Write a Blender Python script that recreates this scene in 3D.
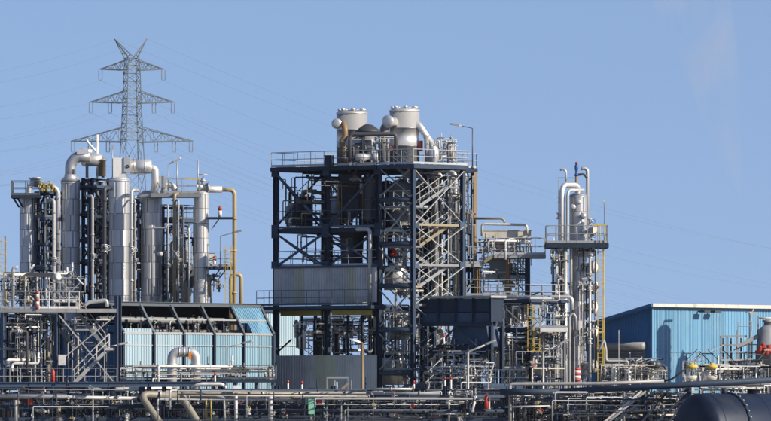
import bpy, math, random
from math import sin, cos, pi, radians
from mathutils import Vector as V

# ------------------------------------------------------------------ camera, sky, sun, exposure
D = 600.0          # metres from the camera to the process tower
F = 8100.0         # focal length in photograph pixels (771 wide)
HZ = 415.0         # row of the horizon in the photograph
CH = 3.0           # eye height
SUN_AZ = 62.0      # degrees right of the direction back towards the camera
SUN_EL = 28.0

scn = bpy.context.scene
for o in list(bpy.data.objects):
    bpy.data.objects.remove(o)
COL = scn.collection
cam = bpy.data.cameras.new('camera')
cam.sensor_width = 36.0
cam.lens = 36.0 * F / 771.0
cam.shift_y = (HZ - 210.5) / 771.0
cam.clip_start = 1.0
cam.clip_end = 60000.0
camo = bpy.data.objects.new('camera', cam)
camo.location = (0, -D, CH)
camo.rotation_euler = (pi / 2, 0, 0)
COL.objects.link(camo)
scn.camera = camo

world = bpy.data.worlds.new('World')
scn.world = world
world.use_nodes = True
wn = world.node_tree.nodes
wl = world.node_tree.links
wn.clear()
wout = wn.new('ShaderNodeOutputWorld')
wbg = wn.new('ShaderNodeBackground')
wsky = wn.new('ShaderNodeTexSky')
wsky.sky_type = 'NISHITA'
wsky.sun_disc = False
wsky.sun_elevation = radians(SUN_EL)
wsky.sun_rotation = radians(180.0 - SUN_AZ)
wsky.air_density = 1.0
wsky.dust_density = 0.35
wsky.ozone_density = 3.0
wtc = wn.new('ShaderNodeTexCoord')
wmap = wn.new('ShaderNodeMapping')           # clear dry air: the blue reaches far down to the horizon
wmap.inputs['Location'].default_value = (0, 0, 0.19)
wl.new(wtc.outputs['Generated'], wmap.inputs['Vector'])
wl.new(wmap.outputs['Vector'], wsky.inputs['Vector'])
wtint = wn.new('ShaderNodeVectorMath')       # white balance of the whole sky
wtint.operation = 'MULTIPLY'
wtint.inputs[1].default_value = (1.045, 0.955, 0.985)
wl.new(wsky.outputs['Color'], wtint.inputs[0])
wl.new(wtint.outputs['Vector'], wbg.inputs['Color'])
wbg.inputs['Strength'].default_value = 0.117
wl.new(wbg.outputs['Background'], wout.inputs['Surface'])

sun = bpy.data.lights.new('sun', 'SUN')
sun.energy = 5.0
sun.angle = radians(0.5)
sun.color = (1.0, 0.9, 0.76)
suno = bpy.data.objects.new('sun', sun)
sd = V((sin(radians(SUN_AZ)) * cos(radians(SUN_EL)), -cos(radians(SUN_AZ)) * cos(radians(SUN_EL)), sin(radians(SUN_EL))))
suno.rotation_euler = (-sd).to_track_quat('-Z', 'Y').to_euler()
suno.location = (60, -60, 60)
COL.objects.link(suno)
scn.view_settings.view_transform = 'Standard'
scn.view_settings.look = 'None'
scn.view_settings.exposure = 0.36
scn.view_settings.gamma = 1.0
scn.view_settings.use_curve_mapping = False

# ------------------------------------------------------------------ helpers
RND = random.Random(11)
PHI = radians(50)
A = V((cos(PHI), sin(PHI), 0))       # along the sunny faces, to the right and back
B = V((-sin(PHI), cos(PHI), 0))      # along the shaded faces, to the left and back
UP = V((0, 0, 1))
XA = V((1, 0, 0))


def k(Y): return (D + Y) / F
def X(px, Y): return (px - 385.5) * k(Y)
def Z(py, Y): return CH + (HZ - py) * k(Y)
def P(px, py, Y): return V((X(px, Y), Y, Z(py, Y)))


MATS = {}


def mat(name, col, rough=0.55, metal=0.0, var=0.18, scale=3.0, dirt=0.25, dirtcol=(0.09, 0.07, 0.05), objvar=0.25, bump=0.0, streak=True):
    m = bpy.data.materials.new(name)
    m.use_nodes = True
    n = m.node_tree.nodes
    l = m.node_tree.links
    b = n['Principled BSDF']
    b.inputs['Roughness'].default_value = rough
    b.inputs['Metallic'].default_value = metal
    if max(col) < 0.13: b.inputs['Specular IOR Level'].default_value = 0.22     # dull old paint
    tc = n.new('ShaderNodeTexCoord')
    mp = n.new('ShaderNodeMapping')
    mp.inputs['Scale'].default_value = (scale, scale, scale * (0.18 if streak else 1.0))
    l.new(tc.outputs['Object'], mp.inputs['Vector'])
    nz = n.new('ShaderNodeTexNoise')
    nz.inputs['Scale'].default_value = 1.0
    nz.inputs['Detail'].default_value = 5.0
    nz.inputs['Roughness'].default_value = 0.65
    l.new(mp.outputs['Vector'], nz.inputs['Vector'])
    oi = n.new('ShaderNodeObjectInfo')
    # brightness = 1 + var*(noise-.5)*2 + objvar*(rand-.5)
    m1 = n.new('ShaderNodeMath'); m1.operation = 'MULTIPLY_ADD'
    l.new(nz.outputs['Fac'], m1.inputs[0]); m1.inputs[1].default_value = var * 2; m1.inputs[2].default_value = 1 - var
    m2 = n.new('ShaderNodeMath'); m2.operation = 'MULTIPLY_ADD'
    l.new(oi.outputs['Random'], m2.inputs[0]); m2.inputs[1].default_value = objvar; l.new(m1.outputs[0], m2.inputs[2])
    m3 = n.new('ShaderNodeMath'); m3.operation = 'SUBTRACT'
    l.new(m2.outputs[0], m3.inputs[0]); m3.inputs[1].default_value = objvar * 0.5
    hs = n.new('ShaderNodeVectorMath'); hs.operation = 'SCALE'
    hs.inputs[0].default_value = col
    l.new(m3.outputs[0], hs.inputs['Scale'])
    nz2 = n.new('ShaderNodeTexNoise')
    nz2.inputs['Scale'].default_value = scale * 0.55
    nz2.inputs['Detail'].default_value = 8.0
    nz2.inputs['Roughness'].default_value = 0.7
    l.new(tc.outputs['Object'], nz2.inputs['Vector'])
    rp = n.new('ShaderNodeValToRGB')
    rp.color_ramp.elements[0].position = 0.5
    rp.color_ramp.elements[0].color = (0, 0, 0, 1)
    rp.color_ramp.elements[1].position = 0.72
    rp.color_ramp.elements[1].color = (dirt, dirt, dirt, 1)
    l.new(nz2.outputs['Fac'], rp.inputs['Fac'])
    mx = n.new('ShaderNodeMix'); mx.data_type = 'RGBA'
    l.new(rp.outputs['Color'], mx.inputs['Factor'])
    l.new(hs.outputs['Vector'], mx.inputs['A'])
    mx.inputs['B'].default_value = (*dirtcol, 1)
    l.new(mx.outputs['Result'], b.inputs['Base Color'])
    rr = n.new('ShaderNodeMath'); rr.operation = 'MULTIPLY_ADD'
    l.new(nz2.outputs['Fac'], rr.inputs[0]); rr.inputs[1].default_value = 0.25; rr.inputs[2].default_value = rough - 0.12
    l.new(rr.outputs[0], b.inputs['Roughness'])
    if bump > 0:
        bp = n.new('ShaderNodeBump')
        bp.inputs['Strength'].default_value = bump
        bp.inputs['Distance'].default_value = 0.05
        l.new(nz2.outputs['Fac'], bp.inputs['Height'])
        l.new(bp.outputs['Normal'], b.inputs['Normal'])
    MATS[name] = m
    return m


mat('alu', (0.50, 0.51, 0.525), 0.44, 0.6, 0.14, 1.2, 0.2, (0.25, 0.22, 0.18), objvar=0.36, bump=0.3)
mat('alu_bright', (0.66, 0.65, 0.62), 0.4, 0.6, 0.1, 1.5, 0.15, objvar=0.25, bump=0.2)
mat('galv', (0.42, 0.43, 0.43), 0.5, 0.35, 0.15, 2, 0.2, objvar=0.3)
mat('rail', (0.40, 0.42, 0.43), 0.5, 0.3, 0.15, 2, 0.25, objvar=0.3)
mat('rail_dark', (0.10, 0.12, 0.14), 0.5, 0.2, 0.15, 2, 0.2, objvar=0.3)
mat('navy', (0.03, 0.046, 0.076), 0.6, 0.1, 0.25, 2, 0.3, (0.05, 0.035, 0.026), objvar=0.6)
mat('steelblue', (0.05, 0.078, 0.125), 0.55, 0.1, 0.25, 2, 0.4, (0.10, 0.075, 0.06), objvar=0.6)
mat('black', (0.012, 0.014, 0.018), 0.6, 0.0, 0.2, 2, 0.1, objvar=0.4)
mat('grey', (0.22, 0.23, 0.24), 0.5, 0.1, 0.15, 2, 0.25, objvar=0.35)
mat('lightgrey', (0.40, 0.40, 0.39), 0.5, 0.1, 0.25, 2, 0.5, objvar=0.5)
mat('darkgrey', (0.07, 0.075, 0.085), 0.5, 0.2, 0.15, 2, 0.2, objvar=0.4)
mat('beige', (0.25, 0.23, 0.185), 0.55, 0.1, 0.3, 1.5, 0.6, objvar=0.2)
mat('cream', (0.58, 0.54, 0.45), 0.5, 0.0, 0.2, 2, 0.5, objvar=0.2)
mat('brown', (0.25, 0.165, 0.085), 0.55, 0.2, 0.2, 2, 0.3, objvar=0.3)
mat('ochre', (0.30, 0.25, 0.165), 0.5, 0.2, 0.2, 2, 0.25, objvar=0.25)
mat('white', (0.68, 0.67, 0.64), 0.5, 0.0, 0.2, 2, 0.5, objvar=0.15)
mat('yellow', (0.54, 0.39, 0.075), 0.55, 0.0, 0.3, 3, 0.6, objvar=0.15)
mat('yellow_dull', (0.34, 0.26, 0.05), 0.55, 0.0, 0.15, 2, 0.3, objvar=0.2)
mat('red', (0.42, 0.045, 0.03), 0.55, 0.0, 0.3, 3, 0.6, objvar=0.2)
mat('orange', (0.62, 0.2, 0.03), 0.5, 0.0, 0.12, 2, 0.2, objvar=0.2)
mat('mint', (0.22, 0.52, 0.38), 0.5, 0.0, 0.1, 2, 0.15, objvar=0.1)
mat('blue_valve', (0.03, 0.09, 0.28), 0.4, 0.0, 0.1, 2, 0.1, objvar=0.1)
mat('shed_clad', (0.31, 0.42, 0.475), 0.4, 0.0, 0.1, 0.9, 0.25, (0.42, 0.44, 0.44), objvar=0.28)
mat('shed_blue', (0.215, 0.345, 0.42), 0.4, 0.0, 0.12, 0.9, 0.3, (0.36, 0.40, 0.42), objvar=0.28)
mat('ochre_yellow', (0.43, 0.345, 0.19), 0.5, 0.1, 0.25, 2, 0.4, objvar=0.2)
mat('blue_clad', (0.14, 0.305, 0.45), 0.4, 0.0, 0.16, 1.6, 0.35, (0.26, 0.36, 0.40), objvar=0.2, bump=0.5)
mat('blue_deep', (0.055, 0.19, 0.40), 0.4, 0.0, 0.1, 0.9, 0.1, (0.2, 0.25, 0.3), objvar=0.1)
mat('grey_clad', (0.45, 0.44, 0.43), 0.55, 0.0, 0.2, 0.8, 0.5, (0.17, 0.15, 0.13), objvar=0.25)
mat('yellow_sheet', (0.44, 0.42, 0.32), 0.45, 0.0, 0.1, 0.9, 0.2, objvar=0.15)
mat('tank_navy', (0.012, 0.021, 0.044), 0.5, 0.1, 0.4, 0.9, 0.6, (0.05, 0.05, 0.055), objvar=0.1, bump=0.3)
mat('pylon_steel', (0.15, 0.18, 0.20), 0.6, 0.2, 0.1, 0.3, 0.1, objvar=0.0)
mat('porcelain', (0.20, 0.22, 0.23), 0.4, 0.0, 0.1, 1, 0.0, objvar=0.1)
mat('concrete', (0.24, 0.23, 0.21), 0.9, 0.0, 0.2, 0.3, 0.4, (0.1, 0.1, 0.09), objvar=0.0, streak=False)
mat('rust', (0.20, 0.09, 0.045), 0.75, 0.0, 0.25, 2, 0.3, objvar=0.3)

ORG = {}


class MB:
    """collects shapes in world coordinates; build() links them as one mesh object"""
    def __init__(s):
        s.v = []; s.f = []; s.sm = []

    def add(s, vs, fs, smooth=False):
        o = len(s.v)
        s.v += [tuple(q) for q in vs]
        for i, f in enumerate(fs):
            s.f.append(tuple(o + j for j in f))
            s.sm.append(smooth if isinstance(smooth, bool) else smooth[i])
        return s

    def hexa(s, c, ax, ay, az):
        vs = [c + ax * i + ay * j + az * h for h in (-1, 1) for j in (-1, 1) for i in (-1, 1)]
        return s.add(vs, [(0, 2, 3, 1), (4, 5, 7, 6), (0, 1, 5, 4), (2, 6, 7, 3), (0, 4, 6, 2), (1, 3, 7, 5)])

    def box(s, c, sa, sb, sz, da=A, db=B):
        return s.hexa(V(c), da * (sa / 2), db * (sb / 2), UP * (sz / 2))

    def span(s, p, q, w, h):
        """rectangular bar from p to q, w wide and h high"""
        d = (q - p)
        L = d.length
        if L < 1e-6: return s
        d = d / L
        u = UP if abs(d.z) < 0.95 else XA
        sd_ = d.cross(u).normalized()
        u2 = sd_.cross(d).normalized()
        return s.hexa((p + q) / 2, d * (L / 2), sd_ * (w / 2), u2 * (h / 2))

    def ibeam(s, p, q, w, h, side=None):
        d = (q - p); L = d.length
        if L < 1e-6: return s
        d = d / L
        if side is None:
            u = UP if abs(d.z) < 0.95 else A
            x = d.cross(u).normalized()
        else:
            x = side
        y = x.cross(d).normalized()
        t = 0.16 * w; tf = 0.12 * h
        prof = [(-w/2, -h/2), (w/2, -h/2), (w/2, -h/2+tf), (t/2, -h/2+tf), (t/2, h/2-tf), (w/2, h/2-tf), (w/2, h/2), (-w/2, h/2), (-w/2, h/2-tf), (-t/2, h/2-tf), (-t/2, -h/2+tf), (-w/2, -h/2+tf)]
        vs = [p + x * a + y * b for a, b in prof] + [q + x * a + y * b for a, b in prof]
        fs = [(i, (i+1) % 12, 12 + (i+1) % 12, 12 + i) for i in range(12)]
        for o, rev in ((0, True), (12, False)):
            for quad in ((0, 1, 2, 11), (3, 4, 9, 10), (5, 6, 7, 8)):
                qd = tuple(o + j for j in quad)
                fs.append(qd[::-1] if rev else qd)
        return s.add(vs, fs)

    def sweep(s, pts, rads, n=8, cap=True):
        rings = []
        t0 = (pts[1] - pts[0]).normalized()
        u = t0.cross(UP)
        if u.length < 0.05: u = t0.cross(XA)
        u.normalize()
        m = len(pts)
        vs = []
        for i in range(m):
            if i == 0: t = t0
            elif i == m - 1: t = (pts[-1] - pts[-2]).normalized()
            else: t = ((pts[i] - pts[i-1]).normalized() + (pts[i+1] - pts[i]).normalized())
            if t.length < 1e-6: t = (pts[i] - pts[i-1])
            t.normalize()
            u = u - t * u.dot(t)
            if u.length < 1e-4: u = t.orthogonal()
            u.normalize()
            w = t.cross(u)
            for j in range(n):
                a = 2 * pi * j / n
                vs.append(pts[i] + (u * cos(a) + w * sin(a)) * rads[i])
        fs = []; sm = []
        for i in range(m - 1):
            for j in range(n):
                fs.append((i*n + j, i*n + (j+1) % n, (i+1)*n + (j+1) % n, (i+1)*n + j)); sm.append(n > 5)
        if cap:
            fs.append(tuple(range(n))[::-1]); sm.append(False)
            fs.append(tuple((m-1)*n + j for j in range(n))); sm.append(False)
        return s.add(vs, fs, sm)

    def tube(s, p, q, r, n=8, r2=None):
        if (q - p).length < 1e-5: return s
        return s.sweep([p, q], [r, r if r2 is None else r2], n)

    def path(s, pts, r, n=8, bend=None, flange=None):
        bend = bend or r * 2.2
        out = [pts[0]]
        for i in range(1, len(pts) - 1):
            a, b, c = pts[i-1], pts[i], pts[i+1]
            la, lc = (a-b).length, (c-b).length
            t = min(bend, la * 0.48, lc * 0.48)
            p0 = b + (a-b).normalized() * t
            p2 = b + (c-b).normalized() * t
            for j in range(6):
                w = j / 5
                out.append(p0 * (1-w)**2 + b * (2*w*(1-w)) + p2 * w*w)
        out.append(pts[-1])
        o2 = [out[0]]
        for q in out[1:]:
            if (q - o2[-1]).length > 1e-4: o2.append(q)
        s.sweep(o2, [r] * len(o2), n)
        if flange:
            for i in range(len(pts) - 1):
                d = pts[i+1] - pts[i]
                L = d.length; d = d.normalized()
                for w in ([0.5] if L < 4 else [0.3, 0.7]):
                    c = pts[i] + d * (L * w)
                    s.tube(c - d * 0.05, c + d * 0.05, r * 1.45, n)
        return s

    def lathe(s, base, prof, n=20, axis=UP):
        axis = axis.normalized()
        u = axis.orthogonal().normalized()
        w = axis.cross(u)
        vs = []
        for r, h in prof:
            for j in range(n):
                a = 2 * pi * j / n
                vs.append(base + axis * h + (u * cos(a) + w * sin(a)) * r)
        fs = []; sm = []
        for i in range(len(prof) - 1):
            (r0, h0), (r1, h1) = prof[i], prof[i+1]
            for j in range(n):
                fs.append((i*n + j, i*n + (j+1) % n, (i+1)*n + (j+1) % n, (i+1)*n + j)); sm.append(True)
        fs.append(tuple(range(n))[::-1]); sm.append(False)
        fs.append(tuple((len(prof)-1)*n + j for j in range(n))); sm.append(False)
        return s.add(vs, fs, sm)

    def ring(s, c, axis, R_, r, n=16, m=6):
        axis = axis.normalized()
        u = axis.orthogonal().normalized(); w = axis.cross(u)
        vs = []; fs = []
        for i in range(n):
            a = 2*pi*i/n
            e = u*cos(a) + w*sin(a)
            for j in range(m):
                b = 2*pi*j/m
                vs.append(c + e*(R_ + r*cos(b)) + axis*(r*sin(b)))
        for i in range(n):
            for j in range(m):
                fs.append((i*m+j, ((i+1) % n)*m+j, ((i+1) % n)*m+(j+1) % m, i*m+(j+1) % m))
        return s.add(vs, fs, True)

    def corr(s, p, d, w, z0, z1, nrm, pitch=0.3, amp=0.045, ztop=None):
        """trapezoid sheet standing on line p..p+d*w, from z0 to z1 (ztop: height at the far end), with thickness"""
        x = 0.0; prof = []
        while x < w - 1e-6:
            for fx, fy in ((0, 0), (0.42, 0), (0.5, 1), (0.92, 1)):
                xx = x + fx * pitch
                if xx <= w: prof.append((xx, fy * amp))
            x += pitch
        prof.append((w, prof[-1][1]))
        m = len(prof)
        th = 0.012
        vs = []
        for off in (0, -th):
            for xx, yy in prof:
                zt = z1 if ztop is None else z1 + (ztop - z1) * xx / w
                b = V((p.x, p.y, 0)) + d * xx + nrm * (yy + off)
                vs += [b + UP * z0, b + UP * zt]
        fs = []
        for i in range(m - 1):
            fs.append((2*i, 2*i+2, 2*i+3, 2*i+1))
            o = 2*m
            fs.append((o+2*i, o+2*i+1, o+2*i+3, o+2*i+2))
            fs.append((2*i+1, 2*i+3, o+2*i+3, o+2*i+1))
            fs.append((2*i, o+2*i, o+2*i+2, 2*i+2))
        fs.append((0, 1, 2*m+1, 2*m)); e = 2*(m-1)
        fs.append((e, 2*m+e, 2*m+e+1, e+1))
        return s.add(vs, fs)

    def build(s, name, m, parent=None, kind=None, label=None):
        if not s.v: return None
        o0 = ORG.get(parent.name, V((0, 0, 0))) if parent else V((0, 0, 0))
        me = bpy.data.meshes.new(name)
        me.from_pydata([(x - o0.x, y - o0.y, z - o0.z) for x, y, z in s.v], [], s.f)
        me.polygons.foreach_set('use_smooth', s.sm)
        me.materials.append(MATS[m])
        o = bpy.data.objects.new(name, me)
        COL.objects.link(o)
        if parent:
            o.parent = parent
            ORG[o.name] = o0
        if kind: o['kind'] = kind
        if label: o['label'] = label
        return o


def tag(o, label, cat, group=None):
    o['label'] = label; o['category'] = cat
    if group: o['group'] = group
    return o


def thing(name, label, cat, loc, group=None):
    o = bpy.data.objects.new(name, None)
    o.empty_display_size = 0.5
    o.location = loc
    COL.objects.link(o)
    ORG[o.name] = V(loc)
    return tag(o, label, cat, group)


def gnd(px, Y): return V((X(px, Y), Y, 0))


def rail(par, pts, m='rail', h=1.1, gap=1.3, r=0.028, toe=True, closed=False):
    mb = MB()
    if closed: pts = pts + [pts[0]]
    for i in range(len(pts) - 1):
        p, q = pts[i], pts[i+1]
        L = (q - p).length
        n = max(1, int(round(L / gap)))
        for j in range(n + 1 if i == len(pts) - 2 and not closed else n):
            b = p + (q - p) * (j / n)
            mb.tube(b, b + UP * h, r, 5)
        for hh in (h, h * 0.52):
            mb.tube(p + UP * hh, q + UP * hh, r, 5)
        if toe: mb.span(p + UP * 0.1, q + UP * 0.1, 0.012, 0.15)
    return mb.build('railing', m, par)


def ladder(par, base, top, d, m='yellow', w=0.45, cage=True):
    """ladder standing at base, rungs along d"""
    mb = MB()
    h = top.z - base.z
    for sgn in (-1, 1):
        mb.span(base + d * (sgn * w / 2), top + d * (sgn * w / 2), 0.06, 0.06)
    n = int(h / 0.3)
    for i in range(1, n):
        c = base + (top - base) * (i / n)
        mb.tube(c - d * w / 2, c + d * w / 2, 0.016, 5)
    o = mb.build('ladder', m, par)
    if cage and h > 2.5:
        nrm = d.cross(UP)
        if nrm.y > 0: nrm = -nrm
        cg = MB()
        arc = [(-0.36, 0.0), (-0.34, 0.35), (-0.2, 0.6), (0, 0.68), (0.2, 0.6), (0.34, 0.35), (0.36, 0.0)]
        zz = 2.2; hoops = []
        while zz < h:
            pts = [base + UP * zz + d * a + nrm * b for a, b in arc]
            for i in range(6): cg.span(pts[i], pts[i+1], 0.05, 0.02)
            zz += 0.9
        for a, b in arc[1:-1]:
            cg.span(base + UP * 2.2 + d * a + nrm * b, top + d * a + nrm * b, 0.035, 0.02)
        cg.build('cage', m, o)
    return o


def deck(par, o, da, la, db, lb, m='steelblue', th=0.22, name='deck'):
    """grating platform: plate with proud edge channels; o = near corner at walking level"""
    mb = MB()
    c = o + da * (la / 2) + db * (lb / 2)
    mb.box(c - UP * 0.03, la - 0.16, lb - 0.16, 0.05, da, db)
    for t in (0, 1):
        mb.span(o + db * (lb * t) - UP * th / 2, o + db * (lb * t) + da * la - UP * th / 2, 0.08, th)
        mb.span(o + da * (la * t) - UP * th / 2 + db * 0.04, o + da * (la * t) + db * (lb - 0.04) - UP * th / 2, 0.08, th)
    return mb.build(name, m, par)


def valve(par, p, ax, r, m='grey', wm='red', stem=UP):
    mb = MB()
    ax = ax.normalized()
    for sgn in (-1, 1):
        mb.tube(p + ax * (sgn * r * 1.3), p + ax * (sgn * r * 1.7), r * 1.5, 8)
        mb.tube(p, p + ax * (sgn * r * 1.3), r * 0.7, 8, r * 1.1)
    mb.tube(p, p + stem * r * 2.4, r * 0.55, 8)
    mb.tube(p + stem * r * 1.5, p + stem * r * 1.9, r * 0.95, 8)
    o = mb.build('valve', m, par)
    hw = MB()
    hw.tube(p + stem * r * 2.4, p + stem * r * 3.6, r * 0.16, 5)
    hw.ring(p + stem * r * 3.4, stem, r * 1.25, r * 0.17, 10, 5)
    u = stem.orthogonal().normalized()
    hw.tube(p + stem * r * 3.4 - u * r * 1.25, p + stem * r * 3.4 + u * r * 1.25, r * 0.12, 4)
    hw.build('handwheel', wm, o)
    return o


def flight(par, p, q, w, side, m='galv', rm='rail'):
    """stair flight from p (bottom) to q (top); width w measured along side"""
    d = q - p
    for t in (0, 1):
        MB().span(p + side * (w * t), q + side * (w * t), 0.05, 0.24).build('stringer', m, par)
    tr = MB()
    n = max(3, int(d.z / 0.2))
    hd = V((d.x, d.y, 0)).normalized()
    for i in range(1, n):
        c = p + d * (i / n) + side * (w / 2)
        tr.box(c, 0.26, w - 0.08, 0.04, hd, side.normalized())
    tr.build('treads', m, par, kind='stuff')
    for t in (0, 1):
        rl = MB()
        a, b = p + side * (w * t), q + side * (w * t)
        nn = max(2, int(d.length / 1.1))
        for i in range(nn + 1):
            c = a + (b - a) * (i / nn)
            rl.tube(c, c + UP * 1.05, 0.025, 5)
        for hh in (1.05, 0.55):
            rl.tube(a + UP * hh, b + UP * hh, 0.025, 5)
        rl.build('stair_railing', rm, par)


def lamp(label, px0, py0, py1, pxh, pyh, Y, m='galv', hm='galv', r=0.05, cat='lamp', zbase=None, Yh=None, headlen=0.9):
    """pole from (px0,py0) up to py1, arm to a lamp head ending at (pxh,pyh)"""
    b = P(px0, py0, Y)
    if zbase is not None: b.z = zbase
    t = thing('street_lamp', label, cat, b, 'lamps on poles around the plant')
    top = P(px0, py1, Y)
    MB().tube(b, top, r, 8, r * 0.8).build('pole', m, t)
    MB().tube(b, b + UP * 0.12, r * 2.2, 8).build('base_plate', m, t)
    h = P(pxh, pyh, Y if Yh is None else Yh)
    d = (h - top); L = d.length; d.normalize()
    hs = max(0.15, L - headlen)
    bend = top + UP * 0.0 + d * min(0.35, hs)
    MB().path([top - UP * 0.3, top, bend, top + d * (hs + 0.1)], r * 0.75, 6, 0.22).build('arm', m, t)
    hd = MB()
    s = d.cross(UP).normalized(); u = s.cross(d)
    c0 = top + d * hs; c1 = h
    vs = []
    for c, w, hh in ((c0, 0.07, 0.06), (c0 + d * 0.2, 0.15, 0.10), (c1 - d * 0.12, 0.16, 0.09), (c1, 0.1, 0.05)):
        vs += [c - s * w - u * hh * 0.5, c + s * w - u * hh * 0.5, c + s * w * 0.75 + u * hh, c - s * w * 0.75 + u * hh]
    fs = [(0, 1, 2, 3), (15, 14, 13, 12)]
    for i in range(3):
        for j in range(4):
            fs.append((4*i + j, 4*i+4 + j, 4*i+4 + (j+1) % 4, 4*i + (j+1) % 4))
    hd.add(vs, fs)
    hd.build('lamp_head', hm, t)
    return t


def dome_prof(r, h, n=6):
    return [(r * cos(i / n * pi / 2), h * sin(i / n * pi / 2)) for i in range(n)] + [(0.02, h)]


def column(name, label, cat, pxl, pxr, pyt, Y, m='alu', sec=1.2, pylow=312, z0=0.0, head=True, group=None, hm=None):
    """insulated vertical vessel: overlapping jacket sections over a dark core"""
    cx = (pxl + pxr) / 2
    r = (pxr - pxl) / 2 * k(Y)
    zt = Z(pyt, Y)
    c = V((X(cx, Y), Y, z0))
    t = thing(name, label, cat, c, group)
    zl = max(z0, Z(pylow, Y))
    n = max(1, int(round((zt - zl) / sec)))
    sec = (zt - zl) / n
    core = MB().tube(c, c + UP * (zt - z0 - 0.03), r * 0.955, 20)
    core.build('core', 'grey', t)
    ring = MB()
    nseg = 6
    ang = []
    for i in range(nseg):
        a0 = 2 * pi * i / nseg
        g_ = 0.014 / r
        ang += [(a0 - g_, 0), (a0 - g_ * .8, 1), (a0 + g_ * .8, 1), (a0 + g_, 0)] + [(a0 + 2 * pi / nseg * j / 6, 0) for j in range(1, 6)]
    prof = [(r * .95, .02), (r, .02), (r, sec - .02), (r * .95, sec - .02)]
    na_ = len(ang); vs = []
    for rr_, h_ in prof:
        for a0, ins in ang:
            q_ = min(rr_, r - .04) if ins else rr_
            vs.append(V((cos(a0) * q_, sin(a0) * q_, h_)))
    for i in range(3):
        ring.add(vs[i * na_:(i + 2) * na_], [(j, (j + 1) % na_, na_ + (j + 1) % na_, na_ + j) for j in range(na_)], [i == 1 and not (ang[j][1] or ang[(j + 1) % na_][1]) for j in range(na_)])
    me = None
    for i in range(n):
        if me is None:
            o = ring.build('jacket_section', m)
            me = o.data
        else:
            o = bpy.data.objects.new('jacket_section', me)
            COL.objects.link(o)
        o.parent = t
        o.location = (0, 0, zl - z0 + i * sec)
        o.rotation_euler = (0, 0, RND.uniform(0, 6.28))
    if zl - z0 > 0.3:
        MB().tube(c, c + UP * (zl - z0 - 0.02), r, 24).build('lower_shell', m, t)
    if head:
        MB().lathe(c + UP * (zt - z0 - 0.02), [(r + 0.03, 0), (r + 0.03, 0.08)] + [(a, 0.08 + b) for a, b in dome_prof(r, r * 0.45)], 28).build('head', hm or m, t)
    return t, c, r, zt


def tube_part(par, pts, r, m, name='pipe', n=10, bend=None, flange=False):
    return MB().path(pts, r, n, bend, flange).build(name, m, par)


PIPEM = ['galv', 'galv', 'lightgrey', 'lightgrey', 'alu_bright', 'grey', 'cream', 'beige', 'ochre', 'navy', 'darkgrey', 'steelblue', 'white']


def clutter(par, px0, px1, py0, py1, Y0, Y1, n, mats=None, rmin=0.035, rmax=0.11, vert=0.5, valves=0.3, seed=1, zmin=None):
    """pipe runs with bends, flanges and valves inside a block of space"""
    rr = random.Random(seed)
    mats = mats or PIPEM
    for i in range(n):
        Y = rr.uniform(Y0, Y1)
        r = rmin * .8 + (rmax - rmin * .8) * rr.random() ** 2.2
        x = rr.uniform(px0, px1)
        m = rr.choice(mats)
        ya, yb = sorted((rr.uniform(py0, py1), rr.uniform(py0, py1)))
        dirn = rr.choice([A, -A, B, -B, XA, -XA])
        w = (px1 - px0) * k(Y)
        if rr.random() < vert:
            ya = py0 + (ya - py0) * 0.5; yb = py1 - (py1 - yb) * 0.4
            a, b = P(x, yb, Y), P(x, ya, Y)
            e = dirn * rr.uniform(0.3, min(2.0, 0.35 * w + 0.3))
            pts = [a, b, b + e]
            if rr.random() < 0.5: pts.append(b + e - UP * rr.uniform(0.3, 1.2))
            if rr.random() < 0.4: pts = [a - dirn * rr.uniform(0.3, 0.8)] + pts
        else:
            a = P(x, ya, Y)
            L = rr.uniform(0.35, 0.9) * w
            if x > (px0 + px1) / 2: L = -L
            b = a + XA * L if rr.random() < 0.5 else a + (A if L > 0 else -A) * abs(L)
            pts = [a, b, b - UP * rr.uniform(0.3, 1.5)]
            if rr.random() < 0.5: pts = [a + UP * rr.uniform(0.2, 1.0)] + pts
        if zmin is not None:
            for q in pts: q.z = max(q.z, zmin)
        for q in pts: q.x = min(max(q.x, X(px0 - 1, Y)), X(px1 + 1, Y))
        pts = [q for j, q in enumerate(pts) if j == 0 or (q - pts[j-1]).length > .05]
        if len(pts) < 2: continue
        tube_part(par, pts, r, m, flange=rr.random() < 0.5, n=8)
        if rr.random() < valves:
            j = rr.randrange(len(pts) - 1)
            c = (pts[j] + pts[j+1]) / 2
            ax = pts[j+1] - pts[j]
            if ax.length > 0.3:
                st = UP if abs(ax.normalized().z) < 0.7 else V((sin(0.6), -cos(0.6), 0))
                valve(par, c, ax, r * 1.25, rr.choice(['grey', 'galv', 'darkgrey', 'lightgrey']), rr.choice(['galv', 'red', 'yellow', 'grey', 'blue_valve', 'grey']), st)


def struts(par, px0, px1, py0, py1, Y0, Y1, n, mats=('lightgrey', 'galv', 'navy', 'black', 'grey'), seed=1):
    """thin angle-iron struts, hangers and cable runs"""
    rr = random.Random(seed)
    for i in range(n):
        Y = rr.uniform(Y0, Y1)
        x, y = rr.uniform(px0, px1), rr.uniform(py0, py1)
        L = rr.uniform(5, 24)
        dx, dy = rr.choice(((1, 0), (1, 0), (0, 1), (0, 1), (.7, .7), (.7, -.7)))
        x2 = min(max(x + dx * L, px0), px1); y2 = min(max(y + dy * L, py0), py1)
        if abs(x2 - x) + abs(y2 - y) < 3: continue
        w = rr.uniform(.035, .075)
        MB().span(P(x, y, Y), P(x2, y2, Y + rr.uniform(-.4, .4)), w, w).build('strut', rr.choice(mats), par)


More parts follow.
